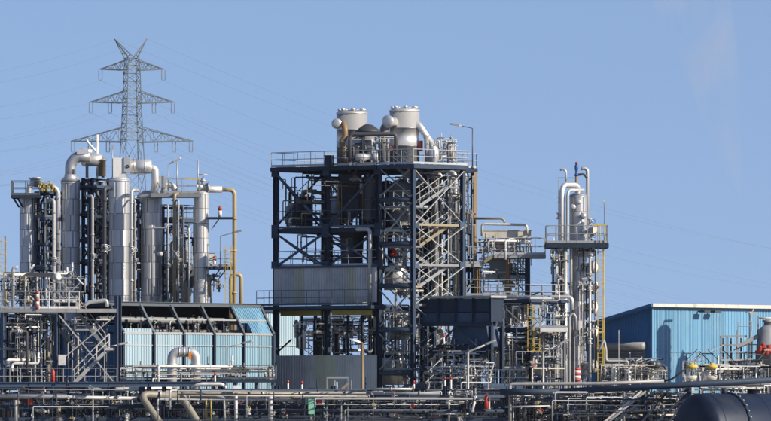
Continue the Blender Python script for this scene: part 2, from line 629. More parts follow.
def module(label, cat, pxl, pxc, pxr, Y, pys, m='navy', dm='steelblue', rails=(), decks=(), brace=(), bm=None, rm='rail', w=0.24, name='equipment_tower', pybase=None, group=None):
    """open steel frame turned like the plant's grid: near corner at column pxc"""
    kk = k(Y)
    lb = (pxc - pxl) * kk / -B.x
    la = (pxr - pxc) * kk / A.x
    o = gnd(pxc, Y)
    t = thing(name, label, cat, o, group)
    zs = [Z(p, Y) for p in pys]
    ztop = max(zs)
    zb = 0 if pybase is None else Z(pybase, Y)
    T = lambda a, b, z: V((o.x, o.y, 0)) + A * a + B * b + UP * z
    na = 2 if la > 6.5 else 1
    nb = 2 if lb > 6.5 else 1
    for i in range(na + 1):
        for j in range(nb + 1):
            MB().ibeam(T(la * i / na, lb * j / nb, zb), T(la * i / na, lb * j / nb, ztop), w, w, A).build('post', m, t)
    for z in zs:
        z2 = z - w / 2 - 0.06
        for j in range(nb + 1):
            MB().ibeam(T(w / 2, lb * j / nb, z2), T(la - w / 2, lb * j / nb, z2), w * 0.7, w).build('beam', m, t)
        for i in range(na + 1):
            MB().ibeam(T(la * i / na, w / 2, z2), T(la * i / na, lb - w / 2, z2), w * 0.7, w).build('beam', m, t)
    for idx in decks:
        deck(t, T(-0.2, -0.2, zs[idx] + 0.06), A, la + 0.4, B, lb + 0.4, dm)
    for idx in rails:
        z = zs[idx] + 0.06
        rail(t, [T(-0.15, lb + .15, z), T(-0.15, -0.15, z), T(la + 0.15, -0.15, z), T(la + .15, lb + .15, z)], rm, closed=True)
    srt = sorted(zs, reverse=True) + [max(zb, 0)]
    for (face, lev) in brace:
        zt_, zb_ = srt[lev] - 0.2, srt[lev + 1] + 0.05
        if face == 'L': q = [T(-0.09, 0, 0), T(-0.09, lb, 0)]
        elif face == 'R': q = [T(0, -0.09, 0), T(la, -0.09, 0)]
        elif face == 'BL': q = [T(la + .09, 0, 0), T(la + .09, lb, 0)]
        else: q = [T(0, lb + .09, 0), T(la, lb + .09, 0)]
        MB().span(q[0] + UP * zt_, q[1] + UP * zb_, 0.09, 0.09).build('brace', bm or m, t)
        off = (A * -0.1 if face == 'L' else B * -0.1)
        MB().span(q[0] + UP * zb_ + off, q[1] + UP * zt_ + off, 0.09, 0.09).build('brace', bm or m, t)
    return t, T, la, lb, zs


# ------------------------------------------------------------------ ground and far things
g = MB()
g.add([V((-5000, -900, 0)), V((5000, -900, 0)), V((5000, 9000, 0)), V((-5000, 9000, 0))], [(0, 1, 2, 3)])
go = g.build('ground', 'concrete'); go['kind'] = 'structure'

# added dark wall for the shaded gaps behind the racks, one panel per bay
t = thing('shade_backing_wall', 'low dark wall added behind the front pipe racks in place of shaded gaps', 'wall', gnd(385, -18.5))
for i in range(22):
    x0 = X(-40 + i * 39, -18.5); x1 = X(-40 + (i + 1) * 39, -18.5)
    MB().corr(V((x0 + 0.03, -18.5, 0)), XA, x1 - x0 - 0.06, 0.0, Z(393, -18.5), V((0, -1, 0)), 0.35, 0.05).build('panel', 'black', t)
    MB().span(V((x0, -18.3, 0)), V((x0, -18.3, Z(394, -18.5))), 0.18, 0.18).build('post', 'navy', t)


def pylon():
    Y = 1100.0
    c = gnd(132, Y)
    t = thing('transmission_pylon', 'tall grey steel lattice power pylon with three crossarms and two horns', 'pylon', c)
    kk = k(Y)
    zz = lambda py: Z(py, Y)
    def hw(z):       # half width of the body
        pts = [(0, 5.2), (zz(160), 12 * kk), (zz(100), 9 * kk), (zz(70), 8 * kk), (zz(58), 7.0 * kk)]
        for (a, b), (a2, b2) in zip(pts, pts[1:]):
            if z <= a2: return b + (b2 - b) * (z - a) / (a2 - a)
        return pts[-1][1]
    zs = [0.0, 12, 22, 31, 38, 44, 49, 53.5]
    z = zz(140)
    zs = [q for q in zs if q < z - 2] + [z]
    while z < zz(60) - 1: z += 1.75; zs.append(min(z, zz(58)))
    rot = radians(20)
    ex = V((cos(rot), sin(rot), 0)); ey = V((-sin(rot), cos(rot), 0))
    body = MB(); lat = MB()
    cor = lambda i, z: c + UP * z + ex * (hw(z) * (1, -1, -1, 1)[i] * 0.8) + ey * (hw(z) * (1, 1, -1, -1)[i] * 0.8)
    for a, b in zip(zs, zs[1:]):
        for i in range(4):
            j = (i + 1) % 4
            body.span(cor(i, a), cor(i, b), 0.2, 0.2)
            lat.span(cor(i, a), cor(j, b), 0.085, 0.085)
            lat.span(cor(j, a), cor(i, b), 0.085, 0.085)
            lat.span(cor(i, b), cor(j, b), 0.1, 0.1)
    body.build('leg', 'pylon_steel', t)
    lat.build('lattice', 'pylon_steel', t)
    ends = []
    for lv, (py, pyt, hx, hangs) in enumerate(((70, 60, 32, (31.5,)), (103, 91, 42, (41, 22)), (142, 127, 61, (59, 42, 24)))):
        z = zz(py); zt = zz(pyt)
        for sg in (-1, 1):
            arm = MB()
            tip = c + UP * (z + 0.2) + V((sg * hx * kk, 0, 0))
            r0 = [c + UP * z + ey * (q * hw(z) * 0.8) + ex * (sg * hw(z) * 0.8) for q in (-1, 1)]
            t0 = [c + UP * zt + ey * (q * hw(zt) * 0.8) + ex * (sg * hw(zt) * 0.8) for q in (-1, 1)]
            for q in range(2):
                arm.span(r0[q], tip, 0.26, 0.26)
                arm.span(t0[q], tip, 0.17, 0.17)
                n = 7
                for i in range(n):
                    a0 = r0[q].lerp(tip, i / n); a1 = r0[q].lerp(tip, (i + 1) / n)
                    b0 = t0[q].lerp(tip, i / n); b1 = t0[q].lerp(tip, (i + 1) / n)
                    arm.span(a0, b0, 0.08, 0.08)
                    arm.span(a1, b0, 0.1, 0.1) if i % 2 else arm.span(a0, b1, 0.1, 0.1)
            for i in range(7):
                arm.span(r0[0].lerp(tip, i / 7), r0[1].lerp(tip, (i + 1) / 7), 0.09, 0.09)
            arm.build('crossarm', 'pylon_steel', t)
            for h in hangs:
                p = c + V((sg * h * kk, 0, 0)) + UP * (z + 0.1)
                ins = MB()
                for s2 in (-0.35, 0.35):
                    q0 = p + V((s2, 0, 0))
                    ins.tube(q0, q0 - UP * 2.2, 0.06, 6)
                    for w in range(9): ins.lathe(q0 - UP * (0.35 + w * 0.2), [(0.05, 0), (0.16, 0.03), (0.06, 0.1)], 8)
                ins.span(p - UP * 2.2 - XA * 0.4, p - UP * 2.2 + XA * 0.4, 0.1, 0.1)
                ins.build('insulator', 'porcelain', t)
                ends.append((p - UP * 2.3, lv, sg, h))
    for sg in (-1, 1):      # the two horns that carry the earth wires
        hn = MB()
        tip = P(132 + (-17.5 if sg < 0 else 15), 39, Y)
        base = [c + UP * (zz(57 + 4 * (i > 1))) + ex * (sg * hw(zz(58)) * (0.75 if i % 2 else 0.05)) + ey * (hw(zz(58)) * (0.6 if i > 1 else -0.6)) for i in range(4)]
        for b in base: hn.span(b, tip, 0.16, 0.16)
        for i in range(1, 6):
            for a, b in ((0, 1), (1, 3), (3, 2), (2, 0)):
                hn.span(base[a].lerp(tip, i / 6), base[b].lerp(tip, (i + (1 if a % 2 else 0)) / 6 if i < 5 else i / 6), 0.1, 0.1)
        hn.build('horn', 'pylon_steel', t)
        ends.append((tip, 3, sg, 0))
    nm = ['top crossarm', 'middle crossarm', 'lowest crossarm', 'horn']
    for p, lv, sg, h in ends:
        for way in (-1, 1):
            if way < 0: q = P(-190 + sg * 30, {0: 118, 1: 150, 2: 178, 3: 88}[lv] + (6 if sg > 0 else 0), 800 - sg * 20)
            else: q = P(900 + sg * 20 + h * 0.4 * sg, {0: 300, 1: 335, 2: 352, 3: 262}[lv] + (9 if sg > 0 else 0), 1750)
            mb = MB(); pts = []
            for i in range(25):
                s_ = i / 24
                w = p.lerp(q, s_)
                pts.append(w - UP * (4 * s_ * (1 - s_) * (3.2 if way < 0 else 8.0)))
            mb.sweep(pts, [0.017] * 25, 5)
            o = mb.build('power_line', 'pylon_steel')
            where = {41: 'outer end', 22: 'inner hanger', 59: 'outer end', 42: 'middle hanger', 24: 'inner hanger', 31.5: 'end', 0: 'tip'}[h]
            tag(o, 'thin power line running %s from the %s of the pylon\'s %s %s' % ('left' if way < 0 else 'right', where, 'left' if sg < 0 else 'right', nm[lv]), 'power line', 'power lines of the pylon')


pylon()

# ------------------------------------------------------------------ left group of distillation columns
YC = 26.0
ALL_COL = 'insulated columns behind the blue shed'
tA, cA, rA, zA = column('distillation_column', 'slim grey insulated column at far left with railed platform on top', 'column', 19.5, 37, 197, YC, group=ALL_COL)
tB, cB, rB, zB = column('distillation_column', 'grey insulated column with curved gooseneck duct on top, second from left', 'column', 61, 80, 183, YC, group=ALL_COL)
tC, cC, rC, zC = column('distillation_column', 'widest grey insulated column with white square duct box on its top', 'column', 109, 129.5, 181, YC - 2, group=ALL_COL)
tD, cD, rD, zD = column('distillation_column', 'grey insulated column under the big bent horizontal duct, left of lamp platform', 'column', 142, 162, 196, YC, group=ALL_COL)
tE, cE, rE, zE = column('distillation_column', 'slim bright grey column at right of group beside the tall brown pipe', 'column', 194, 209, 194, YC - 2, m='alu_bright', group=ALL_COL)

# column A: platform with railing and curved vent
deck(tA, V((X(12.5, YC), YC - 2.0, zA + 0.1)), XA, 28 * k(YC), V((0, 1, 0)), 3.6, 'navy')
q = [V((X(12.5, YC), YC - 2.0, zA + .1)), V((X(40.5, YC), YC - 2.0, zA + .1)), V((X(40.5, YC), YC + 1.6, zA + .1)), V((X(12.5, YC), YC + 1.6, zA + .1))]
rail(tA, q, 'rail_dark', closed=True)
for px in (16, 20):
    MB().span(P(px - 2, 199, YC - 1.9), P(px + 3, 207, YC - 1.2), 0.1, 0.1).build('bracket', 'navy', tA)
tube_part(tA, [P(29, 197, YC), P(29, 185, YC), P(38, 183, YC), P(52, 186, YC - .5), P(58, 190, YC - .5), P(58, 305, YC - .5)], 0.2, 'alu', bend=0.8, n=14)
MB().lathe(P(33, 186, YC - .8), [(0.3, 0), (0.3, .12), (0.22, .14), (0.22, .5), (.34, .52), (.34, .64)], 12).build('nozzle', 'alu', tA)
MB().lathe(P(37, 187, YC - 1), [(0.25, 0), (0.25, .6), (.36, .62), (.36, .74)], 12).build('nozzle', 'alu', tA)
for i, px in enumerate((41, 45, 50, 53)):
    valve(tA, P(px, 187 + (i % 2) * 3, YC - 1.4), XA, 0.13, 'yellow_dull', 'yellow')
# column B: gooseneck duct to the drum
tube_part(tB, [P(70.5, 184, YC), P(70.5, 164, YC), P(76, 157, YC), P(90, 156, YC)], 0.43, 'alu', 'gooseneck', 18, 0.6)
MB().lathe(P(70.5, 181, YC), [(0.8, 0), (0.47, .35), (.47, .5)], 20).build('reducer', 'alu', tB)
MB().box(P(83, 152, YC), 0.9, 0.9, 0.4, XA, V((0, 1, 0))).build('box', 'alu_bright', tB)
tube_part(tB, [P(78, 153, YC - .2), P(82, 151, YC - .2), P(92, 152, YC - .2)], 0.22, 'alu_bright')
# thin tall vents
t = thing('vent_stack', 'thin white vent stack rising between the gooseneck and white duct box', 'stack', gnd(97.3, YC + 1.2))
MB().lathe(gnd(97.3, YC + 1.2), [(0.11, 0), (0.11, Z(190, YC)), (.14, Z(190, YC)), (.14, Z(189, YC)), (.11, Z(189, YC)), (.1, Z(134, YC))], 12).build('tube', 'white', t)
MB().tube(P(95.4, 160, YC + 1.2), P(99, 160, YC + 1.2), 0.05, 6).build('collar', 'galv', t)
tube_part(t, [P(97, 152, YC + 1.2), P(90, 145, YC + 1.2), P(86.5, 140, YC + 1.2)], 0.09, 'white', 'side_vent')
t = thing('drum', 'horizontal metal drum at the top between second column and vent stack', 'drum', P(88, 162, YC + .5))
MB().lathe(P(83, 160, YC + .5), [(0.05, -.25)] + [(.35, -.12), (.5, 0), (.5, 1.4), (.35, 1.5), (.05, 1.55)], 18, XA).build('shell', 'alu_bright', t)
for px in (87, 103): MB().box(P(px, 166, YC + .5) - UP * .3, 0.2, 0.8, 1.2, XA, V((0, 1, 0))).build('saddle', 'navy', t)
MB().lathe(P(102, 166, YC + .3), [(0.3, -.8), (0.3, .4), (.38, .4), (.38, .5), (.05, .65)], 14).build('end_pot', 'ochre', t)
# column C: duct box and large bent duct across to D
t = thing('overhead_duct', 'white square duct box with fat silver duct bending down to the right', 'duct', P(119, 180, YC - 2))
MB().box((P(119.5, 180, YC - 2) + P(119.5, 158, YC - 2)) / 2, 0.95, 1.1, 22 * k(YC), XA, V((0, 1, 0))).build('box', 'white', t)
MB().box((P(127.5, 172, YC - 2) + P(127.5, 158, YC - 2)) / 2, 0.5, 1.3, 15 * k(YC), XA, V((0, 1, 0))).build('flange_plate', 'alu_bright', t)
MB().ring(P(127.5, 166.5, YC - 2.68), V((0, 1, 0)), 0.1, 0.04, 10).build('sight_port', 'navy', t)
MB().lathe(P(130, 166.5, YC - 2), [(.56, 0), (.56, 20 * k(YC)), (.45, 21.5 * k(YC)), (.05, 22 * k(YC))], 20, XA).build('duct_drum', 'alu_bright', t)
tube_part(t, [P(150, 168, YC - 2), P(155, 169, YC - 2), P(155.5, 186, YC - 2), P(152, 197, YC - 1)], 0.3, 'alu_bright', 'duct', 16, 0.4)
for px in (134, 145): MB().tube(P(px, 166.5, YC - 2), P(px + 1, 166.5, YC - 2), 0.585, 20).build('band', 'alu', t)
MB().lathe(P(149, 197, YC - 1), [(.95, -.1), (.95, .12), (.4, .5)], 20).build('reducer', 'alu', t)
# top walkway from D to E with railing, boxes, lamp
t = thing('column_walkway', 'railed walkway linking the tops of the two right-hand columns', 'walkway', P(178, 194, YC))
deck(t, V((X(152, YC), YC - 2.6, Z(194, YC))), XA, 50 * k(YC), V((0, 1, 0)), 3.0, 'grey', 0.3)
pz = Z(194, YC) + 0.01
rail(t, [V((X(166, YC), YC - 2.55, pz)), V((X(200, YC), YC - 2.55, pz)), V((X(200, YC), YC + .3, pz)), V((X(152, YC), YC + .3, pz))], 'galv', h=1.15)
MB().span(V((X(186, YC), YC - 2.6, pz + 1.05)), V((X(200, YC), YC - 2.6, pz + 1.05)), 0.06, 0.08).build('yellow_rail', 'yellow', t)
MB().box(P(162, 182, YC - 1.6), 0.6, 0.6, 0.9, XA, V((0, 1, 0))).build('junction_box', 'alu_bright', t)
tube_part(t, [P(163, 195, YC - 1.2), P(165, 185, YC - 1.2), P(173, 185, YC - 1.2), P(176, 192, YC - 1.2)], 0.25, 'alu_bright', n=12)
for px, yt in ((177, 162), (198, 160)): MB().tube(P(px, 194, YC - 2.5), P(px, yt, YC - 2.5), 0.05, 6).build('mast', 'galv', t)
MB().tube(P(112.5, 180, YC - 2), P(112.5, 146, YC - 2), 0.04, 6).build('mast', 'galv', tC)
MB().box(P(112.5, 147, YC - 2), .16, .16, .3, XA, V((0, 1, 0))).build('lamp', 'galv', tC)
lamp('lamp with angled arm on the walkway above the bent duct', 168.5, 193.5, 164.5, 181.5, 158, YC - 2.3, r=0.055)
# column E: pipe out of the top and the tall brown pipe
tube_part(tE, [P(202, 190, YC - 2), P(206, 189, YC - 2), P(222, 189.5, YC - 2)], 0.27, 'alu_bright', 'top_pipe', 14)
valve(tE, P(203, 187, YC - 2.2), XA, 0.28, 'alu', 'galv')
t = thing('brown_pipe', 'tall ochre brown pipe bending down at the right end of the column group', 'pipe', gnd(235, YC - 2))
tube_part(t, [P(222, 189.5, YC - 2), P(234.5, 189.5, YC - 2), gnd(234.5, YC - 2)], 0.17, 'ochre_yellow', 'pipe', 14, 0.7)
tube_part(t, [P(241, 330, YC - 2), P(241, 276, YC - 2), P(237, 274, YC - 2), P(231, 276, YC - 2), P(231, 330, YC - 2)], 0.16, 'ochre_yellow', 'pipe', 12, 0.3)
for py in (218, 250, 292): MB().tube(P(234.5, py, YC - 2), P(234.5, py + 1.5, YC - 2), 0.22, 14).build('flange', 'ochre_yellow', t)
for px, pt, m_, r_ in ((174.5, 194, 'ochre', 0.2), (183.5, 206, 'grey', 0.11), (178.5, 200, 'lightgrey', 0.13), (189, 230, 'galv', 0.09), (131.5, 190, 'alu_bright', 0.2), (135, 200, 'lightgrey', 0.12), (168, 205, 'galv', 0.1), (92.5, 196, 'lightgrey', 0.16), (104.5, 188, 'darkgrey', 0.22), (54, 200, 'lightgrey', 0.2)):
    Yp = YC - 3.2 + RND.uniform(-.4, .4)
    lab = {174.5: 'ochre riser pipe', 183.5: 'dark grey riser pipe', 178.5: 'pale riser pipe', 189: 'thin galvanised riser pipe', 131.5: 'bright silver riser hugging the widest column', 135: 'thin pale riser right of the widest column', 168: 'thin galvanised riser beside the fourth column', 92.5: 'pale riser left of the vent stack', 104.5: 'dark riser left of the widest column', 54: 'pale riser left of the gooseneck column'}[px]
    t = thing('riser_pipe', lab + ' standing among the insulated columns', 'pipe', gnd(px, Yp), 'riser pipes among the columns')
    r_ *= .68
    tube_part(t, [gnd(px, Yp), P(px, pt, Yp), P(px, pt, Yp) + V((RND.choice((-1, 1)) * .5, .8, 0))], r_, m_, n=12)
    for py in range(int(pt) + 12, 300, 26):
        MB().tube(P(px, py, Yp), P(px, py + 1.2, Yp), r_ * 1.35, 12).build('flange', m_, t)
    if r_ < 0.2:
        valve(t, P(px, pt + 60, Yp), UP, r_ * 1.1, 'alu', 'galv', V((.6, -.8, 0)))

# steel frames with platforms between the columns
fr, T, la, lb, zs = module('dark steel frame with small platforms between the two leftmost columns', 'steel frame', 38, 45, 58, YC - 1, [192, 218, 243, 268, 292], rails=(1, 3), decks=(0, 1, 2, 3, 4), brace=(('L', 0), ('R', 1), ('L', 2), ('R', 3)), rm='rail_dark', w=.2)
clutter(fr, 38, 60, 192, 300, YC - 1.5, YC + 3, 26, vert=0.75, seed=3, rmax=.13)
struts(fr, 38, 60, 192, 300, YC - 1.5, YC + 3, 40, seed=303)
fr, T, la, lb, zs = module('dark steel frame with stairs and pipes between the gooseneck and widest columns', 'steel frame', 83, 92, 108, YC, [178, 186, 214, 240, 262, 290], rails=(2, 3, 4), decks=(1, 2, 3, 4, 5), brace=(('L', 1), ('R', 1), ('L', 2), ('R', 2), ('L', 3), ('R', 3), ('R', 4)), rm='rail_dark', w=.22)
clutter(fr, 82, 108, 178, 302, YC - 1, YC + 4, 34, vert=0.75, seed=4, rmax=.16, mats=['galv', 'lightgrey', 'darkgrey', 'navy', 'grey', 'alu_bright', 'black'])
struts(fr, 82, 108, 178, 302, YC - 1, YC + 4, 60, seed=304)
fr, T, la, lb, zs = module('slim dark frame with pipework just right of the widest column', 'steel frame', 130, 134, 142, YC + 1, [200, 225, 255, 285], decks=(0, 1, 2, 3), brace=(('R', 0), ('R', 1), ('R', 2)), w=.16)
clutter(fr, 129, 143, 196, 302, YC - 1, YC + 2, 16, vert=0.8, seed=5, rmax=.11)
struts(fr, 129, 143, 196, 302, YC - 1, YC + 2, 24, seed=305)
fr, T, la, lb, zs = module('open frame with dark platforms between the bent duct and the bright column', 'steel frame', 163, 176, 194, YC, [206, 220, 267, 290], rails=(1, 2), decks=(1, 2), brace=(('L', 2), ('R', 2)), w=.16, m='navy', rm='rail_dark')
clutter(fr, 163, 192, 225, 304, YC - 1, YC + 3, 22, vert=0.75, seed=6, rmax=.13)
struts(fr, 163, 192, 206, 304, YC - 1, YC + 3, 44, seed=306)
for i, (px, py, m_) in enumerate(((182, 260, 'ochre'), (173, 280, 'darkgrey'), (186, 290, 'ochre'), (188, 275, 'darkgrey'))):
    MB().lathe(P(px, py, YC - .5) - UP * .9, [(0.1, -.3), (.42, 0), (.42, 1.6), (.3, 1.8), (.1, 1.9)], 14).build('pot', m_, fr)
# platform right of E with red cabinet, lamp, yellow ladder
t = thing('side_platform', 'small bracketed platform right of the bright column with yellow ladder', 'platform', P(222, 267, YC - 2))
deck(t, V((X(208, YC), YC - 3.2, Z(267, YC))), XA, 26 * k(YC), V((0, 1, 0)), 2.4, 'navy')
rail(t, [V((X(209, YC), YC - 3.1, Z(267, YC))), V((X(233, YC), YC - 3.1, Z(267, YC)))], 'rail')
for px in (212, 218): MB().span(P(px, 280, YC - 2.4), P(px + 9, 268, YC - 2.4), .09, .09).build('bracket', 'navy', t)
ladder(t, V((X(229, YC), YC - 3.3, Z(303, YC))), V((X(229, YC), YC - 3.3, Z(247, YC))), XA, 'yellow', cage=True)
MB().box(P(212, 259, YC - 2.8), .5, .4, .9, XA, V((0, 1, 0))).build('cabinet', 'white', t)
deck(t, V((X(209, YC), YC - 3.0, Z(218, YC))), XA, 24 * k(YC), V((0, 1, 0)), 2, 'navy', .14)
for px in (211,): MB().span(P(px, 230, YC - 2.4), P(px + 8, 219, YC - 2.4), .09, .09).build('bracket', 'galv', t)
clutter(t, 208, 222, 275, 303, YC - 3.2, YC - 1, 8, seed=9, vert=.6)
for (px, py, h, lb_) in ((214.5, 265, 12, 'red and white gas cylinder on the side platform right of bright column'), (220, 217, 12, 'red and white gas cylinder high on the bracket right of bright column')):
    b = P(px, py, YC - 2.9)
    if py > 250: b.z = Z(267, YC)
    else: b.z = Z(218, YC)
    t2 = thing('gas_cylinder', lb_, 'cylinder', b)
    MB().lathe(b, [(.15, 0), (.15, .5)], 12).build('lower_body', 'white', t2)
    MB().lathe(b, [(.15, .502), (.15, .72), (.08, .84), (.05, .86), (.05, .9)], 12).build('upper_body', 'red', t2)
lamp('lamp with long flat arm on the platform near the brown pipe', 220.5, 267, 236, 243, 230.5, YC - 2.9, m='grey', hm='grey')
# valve and white round head beside the fourth column
t = thing('ball_valve', 'round white valve head with dark body beside the fourth column', 'valve', P(163, 254, YC - 3))
tube_part(t, [P(152, 300, YC - 3.2), P(152, 228, YC - 3.2), P(165, 228, YC - 3.2), P(169, 223, YC - 3.2)], .07, 'galv', n=8)
MB().lathe(P(160, 254, YC - 3), [(.08, -.35), (.17, -.15), (.19, .15), (.08, .22)], 12, V((.6, -.8, 0))).build('head', 'lightgrey', t)
tube_part(t, [P(161, 254, YC - 2.9), P(166, 250, YC - 2.9), P(166, 300, YC - 2.9)], .09, 'darkgrey')

# ------------------------------------------------------------------ blue shed
YS = -10.0
SO = gnd(122, YS)
S = lambda a, b, z: V((SO.x, SO.y, 0)) + A * a + B * b + UP * z
SL = (270 - 122) * k(YS) / A.x
SB = 62 * k(YS) / -B.x
ze = Z(333, YS); zr = Z(304.5, YS)
run = 13 * k(YS) / -B.x
t = thing('blue_shed', 'light blue corrugated shed with slanted open roof frame in front of the columns', 'shed', SO)
nb = 5
bay = SL / nb
for i in range(nb):
    for j in range(2):
        MB().corr(S(i * bay + 0.1 + j * (bay - .2) / 2, 0, 0), A, (bay - .2) / 2 - 0.012, 0.0, ze - (0.02 if i else -0.35), -B, 0.28, 0.05).build('wall_panel', 'shed_clad' if i < 2 else 'shed_blue', t)
for i in range(nb + 1):
    MB().ibeam(S(i * bay, -0.1, 0), S(i * bay, -0.1, ze), .2, .24, A).build('post', 'navy', t)
    MB().ibeam(S(i * bay, -0.1, ze), S(i * bay, run, zr), .2, .26, A).build('rafter', 'rail_dark' if i else 'navy', t)
    MB().ibeam(S(i * bay, run + .1, zr), S(i * bay, SB, zr), .2, .26).build('rafter', 'navy', t)
    MB().ibeam(S(i * bay, SB, 0), S(i * bay, SB, zr), .2, .24, A).build('post', 'navy', t)
for f in (0.5,):
    MB().span(S(0, run * f - .05, ze + (zr - ze) * f + .02), S(SL, run * f - .05, ze + (zr - ze) * f + .02), .08, .1).build('purlin', 'galv', t)
MB().span(S(0, -.02, ze + .02), S(SL, -.02, ze + .02), .1, .16).build('eaves_beam', 'galv', t)
MB().span(S(.2, -.09, Z(345, YS)), S(SL - .2, -.09, Z(345, YS)), .03, .07).build('lap_trim', 'galv', t)
MB().ibeam(S(-.2, run, zr + .1), S(SL + .2, run, zr + .1), .25, .3).build('ridge_beam', 'rail_dark', t)
MB().ibeam(S(-.2, SB, zr + .1), S(SL + .2, SB, zr + .1), .2, .25).build('ridge_beam', 'navy', t)
# roof sheets left on the last bay (sloping) and dark flat roof strip behind
sl = (S(0, run, zr) - S(0, 0, ze)); nslope = (UP * run - B * (zr - ze)).normalized()
for j in range(3):
    mb = MB()
    a0 = SL - bay + .12 + (0.9 if j < 0 else 0) + j * (bay - .25) / 3
    n = 5
    for w in range(n):
        aa = a0 + w * (bay - .25) / 3 / n
        h0 = 0.4 if j == 0 else 0.0
        for off, s0, s1 in ((0, 0, .55), (.035, .55, 1)):
            p0 = S(aa + s0 * (bay - .25) / 3 / n, 0, ze) + sl * h0 + nslope * (.03 + off)
            p1 = S(aa + s1 * (bay - .25) / 3 / n - .004, 0, ze) + sl * h0 + nslope * (.03 + off)
            mb.add([p0, p1, p1 + sl * (1 - h0), p0 + sl * (1 - h0), p0 - nslope * .015, p1 - nslope * .015, p1 + sl * (1 - h0) - nslope * .015, p0 + sl * (1 - h0) - nslope * .015], [(0, 1, 2, 3), (4, 7, 6, 5), (0, 4, 5, 1), (2, 6, 7, 3), (1, 5, 6, 2), (3, 7, 4, 0)])
    mb.build('roof_sheet', 'blue_clad', t)
for i in range(4):
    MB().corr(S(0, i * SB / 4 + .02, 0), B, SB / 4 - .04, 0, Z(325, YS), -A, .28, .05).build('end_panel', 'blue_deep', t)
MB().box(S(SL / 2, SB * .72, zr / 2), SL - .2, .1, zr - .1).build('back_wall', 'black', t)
for i in range(nb):
    MB().box(S((i + .5) * bay, (run + SB * .72) / 2 + .2, zr + .05), bay - .3, SB * .72 - run, .06).build('roof_plate', 'darkgrey', t)
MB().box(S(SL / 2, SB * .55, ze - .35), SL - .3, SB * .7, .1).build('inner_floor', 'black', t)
t2 = thing('indoor_piping', 'grey pipes and valves seen through the open roof of the blue shed', 'pipes', S(0, 2, ze - .3))
for b_, z_, r_, m_ in ((1.9, .5, .16, 'grey'), (2.6, 1.3, .24, 'grey'), (1.6, 1.45, .07, 'grey'), (3.0, .5, .14, 'darkgrey'), (1.5, .2, .07, 'grey')):
    tube_part(t2, [S(.3, b_, ze + z_ - .3), S(SL - .4, b_, ze + z_ - .3)], r_, m_, flange=True, n=12)
rr = random.Random(5)
for i in range(34):
    a_ = rr.uniform(.4, SL - .6); b_ = rr.uniform(.9, 2.6); m_ = rr.choice(['galv', 'lightgrey', 'navy', 'darkgrey', 'grey', 'black'])
    tube_part(t2, [S(a_, b_, ze - .3), S(a_, b_, ze + rr.uniform(.4, 1.5)), S(a_ + rr.uniform(.2, .7), b_ + .2, ze + rr.uniform(.2, 1.5))], rr.uniform(.025, .06), m_, n=8)
    if i % 3 == 0: valve(t2, S(a_ + .3, b_, ze + rr.uniform(.1, .9)), A, .09, 'grey', 'galv')
# second blue wall far behind the tower's left corner
YF = 44.0
FO = gnd(258, YF)
t = thing('blue_annex', 'narrow light blue corrugated annex seen behind the left corner of tower', 'building', FO)
for i in range(4):
    MB().corr(FO + A * (i * 1.35), A, 1.33, 0, Z(311, YF), -B, .28, .05).build('wall_panel', 'shed_clad', t)
MB().span(FO - B * .1 + UP * Z(345, YF), FO + A * 5.4 - B * .1 + UP * Z(345, YF), .08, .12).build('band', 'galv', t)
MB().box(FO + A * 2.7 + B * 2.1 + UP * (Z(311, YF) / 2), 5.2, 4.0, Z(311, YF) - .3).build('core', 'blue_deep', t)
MB().box(FO + A * 2.7 + B * 2 + UP * (Z(311, YF) + .05), 5.7, 4.6, .2).build('roof', 'navy', t)
# walkway in front of shed
t = thing('front_walkway', 'long dark walkway with pipe railing in front of the blue shed', 'walkway', gnd(195, -13.4))
zw = Z(379, -13.5)
for i in range(8):
    x0 = X(100 + i * 22, -13.5)
    deck(t, V((x0, -14.0, zw)), XA, 22 * k(-13) - .03, V((0, 1, 0)), 1.2, 'navy', .25)
    for y in (-13.9, -12.9): MB().ibeam(V((x0 + .2, y, 0)), V((x0 + .2, y, zw - .25)), .16, .16).build('post', 'navy', t)
rail(t, [V((X(100, -13.5), -13.95, zw)), V((X(276, -13.5), -13.95, zw))], 'rail_dark', h=1.0)
rail(t, [V((X(100, -13.5), -12.85, zw)), V((X(276, -13.5), -12.85, zw))], 'rail', h=1.0, toe=False)
clutter(t, 120, 272, 366, 381, -13.6, -12.2, 40, seed=21, vert=.4, rmin=.03, rmax=.08, valves=.4, mats=['cream', 'lightgrey', 'galv', 'white', 'grey', 'darkgrey'])
# inverted U duct
t = thing('u_duct', 'fat silver upside-down U duct standing before the blue shed wall', 'duct', gnd(183, -14.6))
tube_part(t, [gnd(172, -14.6), P(172, 352, -14.6), P(196, 352, -14.6), gnd(196, -14.6)], .36, 'alu_bright', 'duct', 18, .6)
for px in (179, 184, 189): MB().tube(P(px, 352, -14.6), P(px + 1, 352, -14.6), .39, 18).build('band', 'alu', t)
for px in (172, 196):
    for py in (364, 374): MB().tube(P(px, py, -14.6), P(px, py + 1.5, -14.6), .46, 18).build('flange', 'alu', t)
MB().box(P(190, 356, -15.0), .2, .06, .5, XA, V((0, 1, 0))).build('tag_plate', 'orange', t)

